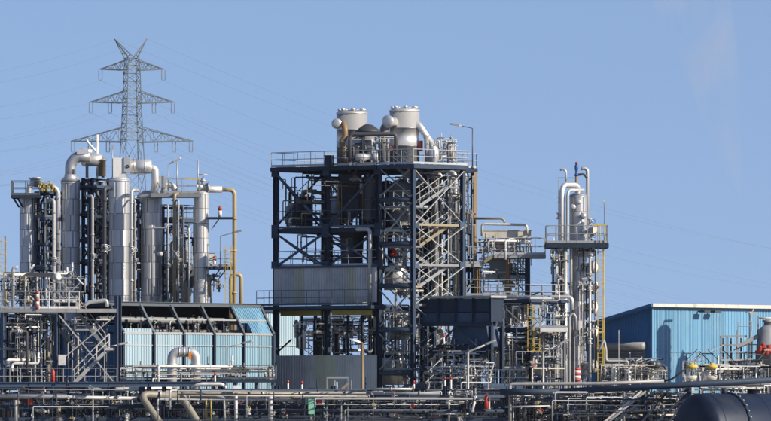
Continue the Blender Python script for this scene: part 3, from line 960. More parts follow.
# ------------------------------------------------------------------ process tower
TO = gnd(379, 0)
T = lambda a, b, z: V((TO.x, TO.y, 0)) + A * a + B * b + UP * z
k0 = k(0)
LB = 104 * k0 / -B.x           # shaded face
LA = 96 * k0 / A.x             # sunny face
SBs = 34 * k0 / -B.x           # stair bay depth
SAs = 50 * k0 / A.x            # stair bay width
zt = Z(165, 0); z2 = Z(227, 0); z3 = Z(266, 0); z4 = Z(305.5, 0); z5 = Z(355, 0)
tw = thing('process_tower', 'tall dark blue steel process tower with grey cladding bands and roof deck', 'tower', TO)
pw = .34
for a in (0, LA / 2, LA):
    for b in (0, LB / 2, LB):
        MB().ibeam(T(a, b, 0), T(a, b, zt - .3), pw, pw, A).build('post', 'brown' if (a == LA and b == 0) else 'navy', tw)
for z, hgt in ((zt - .17, .34), (z2 - .17, .34), (z3 - .15, .3), (z4 - .2, .36), (z5 - .1, .2)):
    for a in (0, LA / 2, LA):
        for j in range(2):
            MB().ibeam(T(a, j * LB / 2 + pw / 2, z), T(a, (j + 1) * LB / 2 - pw / 2, z), .2, hgt).build('beam', 'navy', tw)
    for b in (0, LB / 2, LB):
        for j in range(2):
            MB().ibeam(T(j * LA / 2 + pw / 2, b, z), T((j + 1) * LA / 2 - pw / 2, b, z), .2, hgt).build('beam', 'navy', tw)


def xb(par, p, q, za, zb, m='navy', w=.1, off=V((0, 0, 0)), both=True):
    MB().span(p + UP * za + off, q + UP * zb + off, w, w).build('brace', m, par)
    if both: MB().span(p + UP * zb + off * 1.9, q + UP * za + off * 1.9, w, w).build('brace', m, par)


for j in range(2):
    p, q = T(0, j * LB / 2, 0), T(0, (j + 1) * LB / 2, 0)
    xb(tw, p, q, zt - .4, z2, 'steelblue', .13, A * -.1, both=False) if j == 0 else xb(tw, p, q, z2, zt - .4, 'steelblue', .13, A * -.1, both=False)
    xb(tw, p, q, z2 - .3, z3, 'steelblue', .12, A * -.1)
    p, q = T(LA, j * LB / 2, 0), T(LA, (j + 1) * LB / 2, 0)
    xb(tw, p, q, zt - .4, z2, 'navy', .11, A * .1)
    p, q = T(j * LA / 2, LB, 0), T((j + 1) * LA / 2, LB, 0)
    xb(tw, p, q, zt - .4, z2, 'navy', .11, B * .1)
    xb(tw, p, q, z2 - .3, z3, 'navy', .11, B * .1)
# decks: top deck reaches over stair bay
deck(tw, T(-.3, -.1, zt), A, LA + .6, B, LB + .4, 'navy', .3)
deck(tw, T(-.3, -SBs - .3, zt), A, SAs + .6, B, SBs + .18, 'steelblue', .3)
zz = zt + .01
rail(tw, [T(-.25, 0, zz), T(-.25, LB + .25, zz), T(LA + .25, LB + .25, zz), T(LA + .25, -.05, zz)], 'rail')
rail(tw, [T(-.25, 0, zz), T(-.25, -SBs - .25, zz), T(SAs + .25, -SBs - .25, zz), T(SAs + .25, -.05, zz), T(LA + .25, -.05, zz)], 'galv')
deck(tw, T(.2, .2, z2), A, LA - .4, B, LB - .4, 'navy', .2)
rail(tw, [T(-.05, .2, z2), T(-.05, LB - .2, z2), T(LA, LB - .2, z2)], 'rail_dark', h=1.3)
deck(tw, T(.2, .2, z3 + .05), A, LA - .4, B, LB - .4, 'navy', .2)
rail(tw, [T(.05, .25, z3 + .06), T(.05, LB - .2, z3 + .06), T(LA, LB - .2, z3 + .06)], 'rail', h=1.15)
# cladding bands
npan = 10
for j in range(npan):
    w = LB / npan
    m_ = 'yellow_sheet' if j in (2, 7) else 'grey_clad'
    MB().corr(T(-.22, j * w + .01, 0) , B, w - .02, z4 + .25, z3 - .05, -A, .25, .04).build('cladding_panel', m_, tw)
    m_ = 'yellow_sheet' if j in (4, 5) else 'grey_clad'
    MB().corr(T(-.22, j * w + .01, 0), B, w - .02, 0, z5, -A, .25, .03).build('cladding_panel', m_, tw)
for j in range(8):
    w = LA / 8
    MB().corr(T(j * w, LB + .22, 0), A, w - .02, z4 + .25, z3 - .05, B, .25, .04).build('cladding_panel', 'grey_clad', tw)
    MB().corr(T(j * w, LB + .22, 0), A, w - .02, 0, z5, B, .25, .03).build('cladding_panel', 'grey_clad', tw)
MB().span(T(-.24, -.1, z3 - .0), T(-.24, LB + .2, z3), .2, .16).build('cap_flashing', 'steelblue', tw)
# walkway around the cladding at y=306
deck(tw, T(-1.2, -.2, z4 + .02), A, 1.0, B, LB + 1.2, 'navy', .25)
rail(tw, [T(-1.15, -.1, z4 + .03), T(-1.15, LB + .95, z4 + .03), T(-.3, LB + .95, z4 + .03)], 'rail_dark', h=1.15)
for j in range(2):
    MB().span(T(-.12, j * LB / 2 + .5, z4 - .5), T(-.12, j * LB / 2 + LB / 2 - .6, z4 - .5), .2, .4).build('crane_beam', 'yellow_dull', tw)
for b in (LB * .16, LB * .3, LB * .62, LB * .75):
    MB().ibeam(T(.02, b, z5), T(.02, b, z4 - .7), .16, .16, A).build('stud', 'navy', tw)
xb(tw, T(0, LB, 0), T(0, LB * .84, 0), z5 + .1, z5 + 1.2, 'navy', .1, A * -.12, both=False)

# stair bay
sb = thing('stair_tower', 'open stair tower with white cross bracing on the sunny side of process tower', 'stair tower', T(0, -SBs, 0))
for a, b in ((0, -SBs), (SAs, -SBs)):
    MB().ibeam(T(a, b, 0), T(a, b, zt - .32), .3, .3, A).build('post', 'steelblue', sb)
MB().ibeam(T(SAs, -.25, 0), T(SAs, -.25, zt - .32), .24, .24, A).build('post', 'navy', sb)
lev = [zt] + [Z(y, 0) for y in (225, 265, 305, 348, 388)] + [0]
for i in range(1, 6):
    z = lev[i]
    MB().span(T(.15, -SBs, z), T(SAs - .15, -SBs, z), .14, .17).build('beam', 'ochre' if i == 1 else 'grey', sb)
for y in (200, 244, 286, 330, 373):
    z = Z(y, 0)
    MB().tube(T(0, -SBs + .15, z), T(0, -.2, z), .19, 10).build('beam', 'steelblue', sb)
zz_ = [zt - .3] + lev[1:6]
for i in range(5):
    xb(sb, T(0.1, -SBs, 0), T(SAs - .1, -SBs, 0), zz_[i] - .1, zz_[i+1] + .1, 'galv', .058, B * -.1)
ys = (165, 200, 244, 286, 330, 373)
for i in range(5):
    za, zb_ = Z(ys[i], 0), Z(ys[i+1], 0)
    xb(sb, T(0, -SBs, 0), T(0, -.15, 0), za - .25, zb_ + .25, 'grey', .08, A * -.08)
# flights, alternating between two lanes
zf = [zt] + [Z(y, 0) for y in (186, 206, 226, 246, 266, 286, 306, 327, 348, 368, 388)]
for i in range(len(zf) - 1):
    hi, lo = zf[i], zf[i+1]
    lane = -SBs + .35 if i % 2 else -1.35
    a0, a1 = (1.2, SAs - 1.3)
    if i % 2: p, q = T(a0, lane, lo), T(a1, lane, hi)
    else: p, q = T(a1, lane, lo), T(a0, lane, hi)
    flight(sb, p, q, .95, B, 'ochre' if i == 3 else 'grey', 'galv' if i % 2 else 'rail_dark')
    end = 0.12 if i % 2 else SAs - 1.25
    deck(sb, T(end, -SBs + .2, lo), A, 1.1, B, SBs - .5, 'ochre' if i == 5 else 'grey', .14, 'landing')
    edge = 0.15 if i % 2 else SAs - .2
    rail(sb, [T(edge, -SBs + .25, lo), T(edge, -.4, lo)], 'galv', gap=1.0, toe=False)
# vertical pipe bundle between stair bay and brown post
t = thing('riser_bundle', 'bundle of pale vertical pipes between stair tower and brown corner post', 'pipes', T(SAs + 1, -.6, 0))
for a_, b_, r_, m_, pt in ((SAs + .5, -.5, .1, 'lightgrey', 176), (SAs + .9, -.45, .16, 'cream', 172), (SAs + 1.4, -.55, .08, 'galv', 185), (SAs + 1.9, -.4, .12, 'lightgrey', 178), (SAs + 2.5, -.5, .18, 'alu_bright', 170), (SAs + 3.1, -.4, .09, 'galv', 190), (SAs + 3.6, -.5, .12, 'beige', 175)):
    zt_ = Z(pt, 0)
    tube_part(t, [T(a_, b_, 0), T(a_, b_, zt_), T(a_ - .2, b_ + 1.2, zt_)], r_, m_, flange=True)
# equipment inside the tower
def vessel(label, px, Y, pyt, pyb, rpx, m, cone=True, legs=None, cat='vessel'):
    b = P(px, pyb, Y); r = rpx * k(Y); h = (pyb - pyt) * k(Y)
    t = thing('vessel', label, cat, b)
    pr = [(r * .25, -.0), (r * .25, .15), (r, r * .9)] if cone else [(r, 0)]
    pr += [(r, h * .5), (r + .03, h * .5), (r + .03, h * .5 + .08), (r, h * .5 + .08), (r, h - r * .4)]
    pr += [(r * cos(i / 5 * pi / 2), h - r * .4 + r * .4 * sin(i / 5 * pi / 2)) for i in range(1, 5)] + [(.04, h)]
    MB().lathe(b, pr, 22).build('shell', m, t)
    for i in range(3):
        an = i * 2.1 + .4
        e = V((cos(an), sin(an), 0))
        MB().tube(b + e * r * .5 + UP * (h - r * .35), b + e * r * .5 + UP * (h + .15), .1, 8).build('nozzle', 'galv', t)
    for i in range(4 if legs else 0):
        e = V((cos(i * pi / 2 + .6), sin(i * pi / 2 + .6), 0)) * r * .98
        MB().span(b + e + UP * h * .45, V((b.x + e.x, b.y + e.y, legs)), .14, .14).build('leg', 'navy', t)
    return t
vessel('dark vessel hanging under the tower roof deck behind the middle post', 350, 5, 171, 222, 12, 'darkgrey', legs=z2)
vessel('grey cone-bottomed vessel under the roof deck near stair tower', 368, 5.5, 176, 224, 7, 'grey', legs=z2)
vessel('squat dark vessel on the second deck at left of tower', 304, 8, 196, 226, 9, 'darkgrey', cone=False)
vessel('small grey vessel on second deck at far left of tower', 291, 8.5, 205, 226, 5, 'grey', cone=False)
vessel('slim grey vessel on second deck right of middle post', 335, 4.5, 200, 226.5, 5, 'grey', cone=False)
t = thing('chute', 'broad dark square chute dropping between the upper tower decks', 'chute', P(352, 265, 5))
c = P(352, 246, 5)
mb = MB()
for (za, wa), (zb_, wb) in (((Z(228, 5), 1.0), (Z(238, 5), .62)), ((Z(238, 5), .62), (Z(265, 5), .58))):
    vs = [V((c.x, c.y, za)) + A * (i * wa) + B * (j * wa) for i, j in ((-1, -1), (1, -1), (1, 1), (-1, 1))] + [V((c.x, c.y, zb_)) + A * (i * wb) + B * (j * wb) for i, j in ((-1, -1), (1, -1), (1, 1), (-1, 1))]
    mb.add(vs, [(0, 4, 5, 1), (1, 5, 6, 2), (2, 6, 7, 3), (3, 7, 4, 0), (0, 1, 2, 3), (7, 6, 5, 4)])
mb.build('body', 'darkgrey', t)
t = thing('tower_piping', 'dark pipes and valves crowded inside the upper tower bays', 'pipes', T(3, 3, z2))
clutter(t, 284, 376, 172, 226, 3.5, 10, 44, seed=31, vert=.6, rmax=.14, mats=['navy', 'darkgrey', 'grey', 'black', 'galv', 'darkgrey', 'navy', 'brown'], zmin=z2 + .05)
clutter(t, 298, 376, 232, 265, 5, 9, 12, seed=32, vert=.6, rmax=.12, mats=['navy', 'darkgrey', 'grey', 'galv', 'cream'], zmin=z3 + .1)
tube_part(t, [T(-.3, .6, z4 + .3), T(-.3, .6, Z(229, 0)), T(-.3, 2.0, Z(229, 0)), T(.6, 2.0, Z(229, 0))], .15, 'lightgrey', n=12, bend=.35)
t = thing('lower_bay_piping', 'sunlit pale pipes seen through the open lower bay of tower', 'pipes', T(3, 5, z5))
clutter(t, 296, 378, 316, 356, 4, 11, 46, seed=33, vert=.5, rmax=.15, mats=['lightgrey', 'white', 'galv', 'darkgrey', 'navy', 'alu_bright'], zmin=1)
vessel('dark upright vessel in open lower bay of tower left of the lamp post', 336, 7, 322, 362, 3.4, 'darkgrey', cone=False)
vessel('dark upright vessel in lower tower bay beneath the yellow beam', 317, 7.5, 320, 362, 4, 'darkgrey', cone=False)
t = thing('stair_bay_equipment', 'pale ducts and pipes behind the stairs in the stair tower', 'pipes', T(3, .5, 0))
clutter(t, 382, 460, 172, 300, 2.5, 6, 50, seed=34, vert=.7, rmax=.18, mats=['lightgrey', 'grey', 'darkgrey', 'navy', 'cream', 'galv', 'galv', 'alu'])
for (px, py0, py1, r_, m_) in ((396, 262, 290, .9, 'alu_bright'), (394, 350, 385, 1.0, 'alu_bright'), (398, 312, 340, .8, 'lightgrey')):
    b = P(px, py1, 2.6)
    MB().lathe(b, [(r_, 0), (r_, (py1 - py0) * k0 * .7), (r_ * .6, (py1 - py0) * k0 * .95), (.05, (py1 - py0) * k0)], 20).build('pot', m_, t)
clutter(t, 380, 422, 305, 390, 0.5, 5, 40, seed=35, vert=.5, rmax=.15, mats=['lightgrey', 'grey', 'darkgrey', 'navy', 'galv', 'alu_bright'])
t = thing('control_valve', 'red control valve on the pipe behind the stair tower at mid height', 'valve', P(394, 253, -1))
MB().lathe(P(394, 257, 1.2), [(.1, 0), (.3, .1), (.3, .25), (.12, .35), (.12, .5), (.34, .52), (.36, .75), (.1, .85)], 14).build('actuator', 'red', t)
tube_part(t, [P(385, 257, 1.2), P(404, 257, 1.2)], .12, 'navy')

# ------------------------------------------------------------------ roof deck equipment
def roof_tank(label, px, Y, pyt, rpx, m):
    b = V((X(px, Y), Y, zt + .02))
    r = rpx * k(Y); h = Z(pyt, Y) - zt
    t = thing('roof_tank', label, 'tank', b, 'tanks on the tower roof')
    MB().lathe(b, [(r, 0), (r, h * .36), (r + .02, h * .36), (r + .02, h * .37), (r, h * .37), (r, h * .68), (r + .02, h * .68), (r + .02, h * .69), (r, h * .69), (r, h - .12)], 32).build('shell', m, t)
    MB().lathe(b + UP * (h - .12), [(r + .04, 0), (r + .04, .1), (r * .8, .24), (r * .4, .33), (.03, .36)], 32).build('lid', m, t)
    for i in range(7):
        an = i * .9 + .3
        e = V((cos(an), sin(an), 0)) * r * .8
        MB().lathe(b + e + UP * (h + .05), [(.12, 0), (.12, .14), (.17, .14), (.17, .22)], 10).build('nozzle', m, t)
    return t, b, r, h
t1, b1, r1, h1 = roof_tank('left of two silver tanks on the tower roof, partly hidden by dark pipes', 352, 5.0, 113, 15.5, 'alu_bright')
t2, b2, r2, h2 = roof_tank('right of two silver tanks on the tower roof with slanting side pipe', 404.5, 4.0, 110.5, 15.0, 'alu_bright')
def mush(par, px, py, Y, r, m):
    MB().lathe(P(px, py, Y), [(.03, -.13)] + [(r * sin(i / 5 * pi / 2), -.13 + .13 * (1 - cos(i / 5 * pi / 2))) for i in range(1, 6)] + [(r * 1.08, .0), (r * 1.08, .1), (r * .8, .1), (r * .75, 1.1)], 18, V((.25, .97, 0)) if px < 350 else V((.5, .87, 0))).build('manway', m, par)
mush(t1, 336.5, 123.5, 2.9, .36, 'alu_bright')
mush(t2, 387.5, 121.5, 2.3, .44, 'alu_bright')
tube_part(t2, [P(387.5, 122, 3.0), P(387.5, 122, 3.4), P(383, 132, 3.4), P(383, 164.5, 3.4)], .33, 'grey', 'downcomer', 14, .5)
tube_part(t1, [P(337, 124, 3.6), P(343, 122, 3.0), P(345, 128, 2.6), P(345, 138, 2.6), P(341, 142, 2.6), P(345, 148, 2.6), P(345, 164.8, 2.6)], .22, 'brown', 'downcomer', 12, .3)
t = thing('dark_separator', 'dark capped separator vessel standing between the two roof tanks', 'vessel', V((X(368, 2.4), 2.4, zt)))
b = V((X(368, 2.4), 2.4, zt))
MB().lathe(b, [(.55, 0), (.55, .4), (.42, .5), (.42, 1.5), (.62, 1.7), (.62, 2.5)], 18).build('body', 'darkgrey', t)
MB().lathe(b + UP * 2.5, [(.95, 0), (.95, .12), (.7, .3), (.35, .55), (.05, .62)], 22).build('cap', 'darkgrey', t)
MB().tube(b + UP * 1.2, b + UP * 2.2, .66, 18).build('jacket', 'grey', t)
t = thing('roof_crossover_pipe', 'dark horizontal pipe crossing in front of the two roof tanks', 'pipe', V((X(372, 1.2), 1.2, zt)))
tube_part(t, [V((X(350, 1.2), 1.2, zt)), P(350, 134, 1.2), P(396, 134, 1.2), V((X(396, 1.2), 1.2, zt))], .15, 'darkgrey', n=12, bend=.3)
t = thing('pump_set', 'low silver pump and motor on the roof deck behind the railing', 'pump', V((X(362, 1.4), 1.4, zt)))
MB().lathe(P(355, 157.5, 1.3), [(.1, 0), (.3, .1), (.3, .8), (.22, .85), (.22, 1.3), (.35, 1.35), (.35, 1.7)], 14, XA).build('motor', 'galv', t)
MB().box(V((X(361, 1.4), 1.4, zt + .12)), 1.9, .7, .22, XA, V((0, 1, 0))).build('base', 'grey', t)
MB().box(V((X(329, 2.4), 2.4, zt + .4)), .5, .5, .8).build('cabinet', 'navy', t)
t = thing('roof_piping', 'small pipes and fittings on the roof deck around the tanks', 'pipes', T(2, 2, zt))
clutter(t, 341, 398, 136, 164, 1.2, 3.5, 18, seed=41, vert=.6, rmax=.1, mats=['darkgrey', 'navy', 'grey', 'brown', 'galv', 'lightgrey'], zmin=zt)
clutter(t, 436, 456, 138, 164, 2.5, 5.5, 20, seed=42, vert=.7, rmax=.08, mats=['lightgrey', 'cream', 'galv', 'darkgrey', 'white'], zmin=zt)
t = thing('slant_duct', 'pale slanting duct from right roof tank down to a small hopper', 'duct', V((X(430, 3.2), 3.2, zt)))
tube_part(t, [P(417, 123, 3.6), P(421, 128, 3.4), P(433, 146, 3.2)], .26, 'alu_bright', n=14, bend=.3)
tube_part(t, [P(427, 135, 3.2), P(427.5, 164.8, 3.2)], .22, 'lightgrey', n=12)
MB().lathe(V((X(433.5, 3.2), 3.2, zt)), [(.2, 0), (.2, .2), (.42, .5), (.42, 1.2), (.3, 1.4), (.3, 1.5)], 14).build('hopper', 'alu_bright', t)
MB().box(P(420.5, 146, 3.4), .25, .25, .8).build('red_box', 'red', t)
t = thing('inner_tower_equipment', 'dark vessels and decks packed behind the stair tower in the right tower half', 'equipment', T(7, 4, z2))
for i, (a_, b_, r_, za, zb_, m_) in enumerate(((7.0, 2.0, .9, z2, zt - 1.2, 'grey'), (9.4, 3.4, .8, z3, zt - 2, 'lightgrey'), (6.4, 6.0, 1.0, z2, zt - .8, 'darkgrey'), (3.2, 3.0, .7, z3, z2 - .4, 'navy'), (8.2, 1.4, .9, z4, z3 - .4, 'grey'), (4.4, 1.6, .8, z2 + .1, zt - 1, 'grey'), (9.2, 7.2, .8, z2, zt - 1, 'darkgrey'))):
    h_ = zb_ - za
    MB().lathe(T(a_, b_, za), [(r_ * .6, 0), (r_, .3), (r_, h_ * .5), (r_ + .04, h_ * .5), (r_ + .04, h_ * .5 + .1), (r_, h_ * .5 + .1), (r_, h_ - .3), (r_ * .5, h_), (.1, h_ + .1)], 18).build('vessel', m_, t)
for z_, m_ in ((Z(186, 0), 'navy'), (Z(206, 0), 'navy'), (Z(246, 0), 'navy'), (Z(286, 0), 'navy')):
    deck(t, T(5.9, .3, z_), A, LA - 6.2, B, 3.2, m_, .22)
    rail(t, [T(5.9, .25, z_), T(LA - .3, .25, z_)], 'rail_dark')
struts(t, 425, 474, 170, 300, 3, 10, 110, seed=421, mats=('navy', 'steelblue', 'darkgrey', 'grey', 'navy', 'galv'))
clutter(t, 425, 474, 172, 300, 3, 9, 36, seed=422, vert=.7, rmax=.15, mats=['navy', 'darkgrey', 'grey', 'steelblue', 'galv', 'brown'])
# gusset plates at the brace ends on the shaded face
for j in range(3):
    for z_ in (zt - .45, z2 + .05, z2 - .45, z3 + .2):
        MB().box(T(-.19, j * LB / 2, z_), .02, .62, .5).build('gusset_plate', 'navy', tw)
for a_ in (0, SAs):
    for z_ in lev[1:6]:
        MB().box(T(a_ + (.25 if a_ == 0 else -.25), -SBs - .17, z_), .5, .02, .55).build('gusset_plate', 'steelblue', sb)
lamp('lamp with long bent arm on the right end of the tower roof', 472.5, 164.5, 128, 450, 124, 8.2, m='rail_dark', hm='grey', zbase=zt)

t = tw
struts(t, 284, 376, 170, 226, 4, 10, 40, seed=401, mats=('navy', 'grey', 'black', 'navy', 'darkgrey'))
struts(sb, 384, 462, 172, 300, 1, 6, 80, seed=402)
struts(t, 300, 376, 316, 356, 5, 12, 90, seed=403, mats=('lightgrey', 'white', 'galv', 'navy', 'darkgrey'))
struts(t, 380, 422, 305, 390, -1, 5, 70, seed=404)

# ------------------------------------------------------------------ bridge platform right of the tower
YB = 6.0
t = thing('bridge_platform', 'railed high platform on brown posts linking tower and right-hand column', 'platform', gnd(508, YB))
zb = Z(255, YB)
Yv = V((0, 1, 0))
deck(t, V((X(494, YB), YB - 1.2, zb)), XA, 51 * k(YB), Yv, 2.8, 'lightgrey', .26)
rail(t, [V((X(494, YB), YB - 1.15, zb)), V((X(545, YB), YB - 1.15, zb))], 'galv', h=1.25, gap=.75)
rail(t, [V((X(494, YB), YB + 1.55, zb)), V((X(545, YB), YB + 1.55, zb))], 'galv', h=1.25, gap=.9)
zl = Z(264, YB)
deck(t, V((X(465, YB), YB - 1.2, zl)), XA, 17 * k(YB), Yv, 2.0, 'lightgrey', .22)
rail(t, [V((X(465, YB), YB - 1.15, zl)), V((X(482, YB), YB - 1.15, zl))], 'galv', h=1.25, gap=.75)
flight(t, V((X(482, YB), YB - 1.15, zl)), V((X(494, YB), YB - 1.15, zb)), .9, Yv, 'ochre', 'galv')
for px, m_ in ((508, 'brown'), (527.5, 'navy')):
    for yy in (-1, 1.4):
        MB().ibeam(V((X(px, YB), YB + yy, 0)), V((X(px, YB), YB + yy, zb - .26)), .26, .26).build('post', m_, t)
MB().ibeam(V((X(477, YB), YB - .9, 0)), V((X(477, YB), YB - .9, zl - .24)), .26, .26).build('post', 'brown', t)
MB().span(P(466, 292, YB - .8), P(480, 266, YB - .8), .1, .1).build('brace', 'galv', t)
zl2 = Z(296, YB)
deck(t, V((X(465, YB), YB - 1.6, zl2)), XA, 50 * k(YB), Yv, 3.0, 'grey', .22)
rail(t, [V((X(466, YB), YB - 1.55, zl2)), V((X(515, YB), YB - 1.55, zl2))], 'rail', h=1.2)
MB().span(P(484, 292, YB - 1.58), P(512, 292, YB - 1.58), .03, .1).build('rust_rail', 'rust', t)
zx = Z(276, YB)
deck(t, V((X(478, YB), YB + .4, zx)), XA, 48 * k(YB), Yv, 1.8, 'lightgrey', .24)
rail(t, [V((X(478, YB), YB + .45, zx)), V((X(526, YB), YB + .45, zx))], 'galv', gap=.8)
struts(t, 478, 528, 257, 297, YB - .8, YB + 2.4, 46, seed=431, mats=('lightgrey', 'galv', 'white', 'cream', 'navy', 'grey'))
clutter(t, 478, 528, 257, 296, YB - .4, YB + 2.4, 26, seed=432, vert=.5, rmax=.1, mats=['lightgrey', 'cream', 'galv', 'navy', 'white'])
t = thing('condenser_cover', 'long cream horizontal cover over condenser on the bridge platform', 'cover', V((X(506, YB), YB, zb)))
MB().box(P(506.5, 234.5, YB + .2), 3.65, .9, .5, XA, Yv).build('cover', 'cream', t)
MB().box(P(506.5, 230.6, YB + .2), 3.75, 1.0, .06, XA, Yv).build('lid', 'cream', t)
for px in (486, 506, 526): MB().span(P(px, 238, YB + .2), V((X(px, YB), YB + .2, zb)), .1, .1).build('leg', 'galv', t)
tube_part(t, [P(482, 236, YB - .3), P(482, 224, YB - .3), P(527, 225, YB - .3), P(527, 234, YB - .3)], .1, 'cream', n=10, bend=.25)
tube_part(t, [P(472, 218.5, YB - .2), P(503, 218.5, YB - .2), P(505, 223, YB - .2)], .09, 'ochre', n=10, bend=.2)
clutter(t, 478, 530, 239, 253, YB - .6, YB + .8, 34, seed=51, vert=.4, rmax=.09, valves=.5, mats=['white', 'lightgrey', 'cream', 'galv'])
t = thing('hanging_hopper', 'grey hopper hanging beneath the bridge platform beside tower', 'hopper', P(496, 256, YB + .4))
c = P(498, 258, YB + .4); mb = MB()
for (za, wa, ox), (zc, wc, ox2) in (((0, .75, 0), (-.7, .65, .05)), ((-.7, .65, .05), (-1.35, .28, .4))):
    vs = [c + UP * za + XA * (ox + i * wa) + Yv * (j * .5) for i, j in ((-1, -1), (1, -1), (1, 1), (-1, 1))] + [c + UP * zc + XA * (ox2 + i * wc) + Yv * (j * .4) for i, j in ((-1, -1), (1, -1), (1, 1), (-1, 1))]
    mb.add(vs, [(0, 4, 5, 1), (1, 5, 6, 2), (2, 6, 7, 3), (3, 7, 4, 0), (0, 1, 2, 3), (7, 6, 5, 4)])
mb.build('body', 'grey', t)
# feed pipe from deck to column
t = thing('feed_pipe', 'silver pipe running level from lower deck to the right-hand column', 'pipe', P(530, 297, 2))
tube_part(t, [P(490, 297, 2), P(572, 297, 2), P(572, 310, 2)], .14, 'alu_bright', n=12)
tube_part(t, [P(518, 303, 2), P(541, 291, 2), P(545, 300, 2), P(552, 312, 2)], .07, 'navy', n=8)

# ------------------------------------------------------------------ dark hopper house
YH = -5.0
HO = gnd(492, YH)
H = lambda a, b, z: V((HO.x, HO.y, 0)) + A * a + B * b + UP * z
HL = 70 * k(YH) / -B.x
t = thing('hopper_house', 'dark blue panelled bunker box on posts above a tapered hopper', 'bunker', HO)
zu, zm, zd = Z(298, YH), Z(312, YH), Z(322, YH)
for j in range(4):
    w = HL / 4
    MB().box(H(0, (j + .5) * w, (zu + zm) / 2), .12, w - .06, zu - zm - .06).build('panel', 'navy', t)
    MB().box(H(-.02, (j + .5) * w, (zd + zm) / 2), .14, w - .06, zm - zd - .06).build('panel', 'steelblue', t)
for j in range(5): MB().ibeam(H(-.12, j * HL / 4, zd), H(-.12, j * HL / 4, zu), .16, .16, A).build('stiffener', 'navy', t)
MB().box(H(.75, HL / 2, (zu + zd) / 2), 1.3, HL - .1, zu - zd - .1).build('box', 'navy', t)
MB().box(H(.6, HL / 2, zu + .1), 1.8, HL + .3, .16).build('roof', 'lightgrey', t)
for z in (zd - .12,):
    MB().ibeam(H(-.05, -.1, z), H(-.05, HL + .1, z), .25, .3).build('beam', 'navy', t)
for a_ in (0, 1.3):
    for b_ in (0.1, HL * .5, HL - .1):
        if a_ == 0 and b_ == HL * .5: continue
        MB().ibeam(H(a_, b_, 0), H(a_, b_, zd - .3), .28, .28, A).build('post', 'navy', t)
c = H(.8, HL * .33, zd - .1); mb = MB()
vs = [c + A * (i * .6) + B * (j * 1.5) for i, j in ((-1, -1), (1, -1), (1, 1), (-1, 1))] + [c - UP * 1.7 + A * (i * .7) + B * (j * 1.9) for i, j in ((-1, -1), (1, -1), (1, 1), (-1, 1))] + [c - UP * 2.6 + A * (i * .4) + B * (j * .5) for i, j in ((-1, -1), (1, -1), (1, 1), (-1, 1))]
fs = []
for o in (0, 4): fs += [(o, o + 4, o + 5, o + 1), (o + 1, o + 5, o + 6, o + 2), (o + 2, o + 6, o + 7, o + 3), (o + 3, o + 7, o + 4, o)]
mb.add(vs, fs + [(0, 1, 2, 3), (11, 10, 9, 8)]); mb.build('hopper', 'steelblue', t)
xb(t, H(0, HL * .5, 0), H(0, HL * .05, 0), zd - .3, zd - 2.6, 'steelblue', .1, A * -.1, both=False)
xb(t, H(0, HL * .5, 0), H(0, HL * .97, 0), zd - .3, zd - 3.0, 'steelblue', .1, A * -.1, both=False)
z6 = Z(352, YH)
MB().ibeam(H(-.1, 0, z6), H(-.1, HL, z6), .16, .2).build('beam', 'navy', t)
z7 = Z(386, YH)
t = thing('bunker_piping', 'tangle of pipes and railings on the deck under the bunker', 'pipes', H(1, 3, 0))
deck(t, H(-1.6, -.5, z7), A, 4.5, B, HL + 1, 'navy', .25)
rail(t, [H(-1.55, -.4, z7), H(-1.55, HL + .4, z7)], 'steelblue', h=1.2, gap=.7)
rail(t, [H(-1.55, -.4, z7), H(3.5, -.4, z7)], 'steelblue', h=1.2, gap=.7)
for a_, b_ in ((-1.4, 0), (-1.4, HL), (3.6, 0), (3.6, HL)): MB().ibeam(H(a_, b_, 0), H(a_, b_, z7 - .25), .2, .2).build('post', 'navy', t)
clutter(t, 424, 494, 345, 388, -6, -1, 60, seed=61, vert=.55, rmax=.09, mats=['navy', 'steelblue', 'galv', 'navy', 'darkgrey', 'darkgrey', 'grey', 'black'])
struts(t, 424, 494, 326, 390, -4, 0, 80, seed=405)
struts(t, 424, 494, 358, 392, -9, -6, 80, seed=406, mats=('steelblue', 'navy', 'galv', 'lightgrey', 'steelblue'))
clutter(t, 424, 494, 366, 390, -8, -6, 30, seed=62, vert=.5, rmax=.07, mats=['steelblue', 'galv', 'lightgrey', 'darkgrey', 'navy'])
for i, (px, py, Y, m1) in enumerate(((444, 340, -3.5, 'the leaning pipe under the bunker'), (445, 383, -9, 'the deck edge below the bunker, left one'), (451, 382, -9, 'the deck edge below the bunker, right one'), (414, 386, -8, 'the foot of the stair tower'), (288, 386, -13, 'the walkway end beside the tower cladding'), (302, 387, -14.5, 'the front of the tower cladding'), (215, 378, -15.5, 'the walkway before the shed'))):
    b = P(px, py, Y)
    t = thing('hydrant_post', 'small red-topped marker post on ' + m1, 'marker post', b, 'red-topped marker posts')
    MB().tube(V((b.x, b.y, min(b.z - .2, b.z - 1.2))) if py > 370 else b - UP * .5, b + UP * .2, .065, 8).build('stem', 'white', t)
    MB().lathe(b + UP * .2, [(.08, 0), (.08, .16), (.05, .22), (.02, .24)], 10).build('cap', 'red', t)

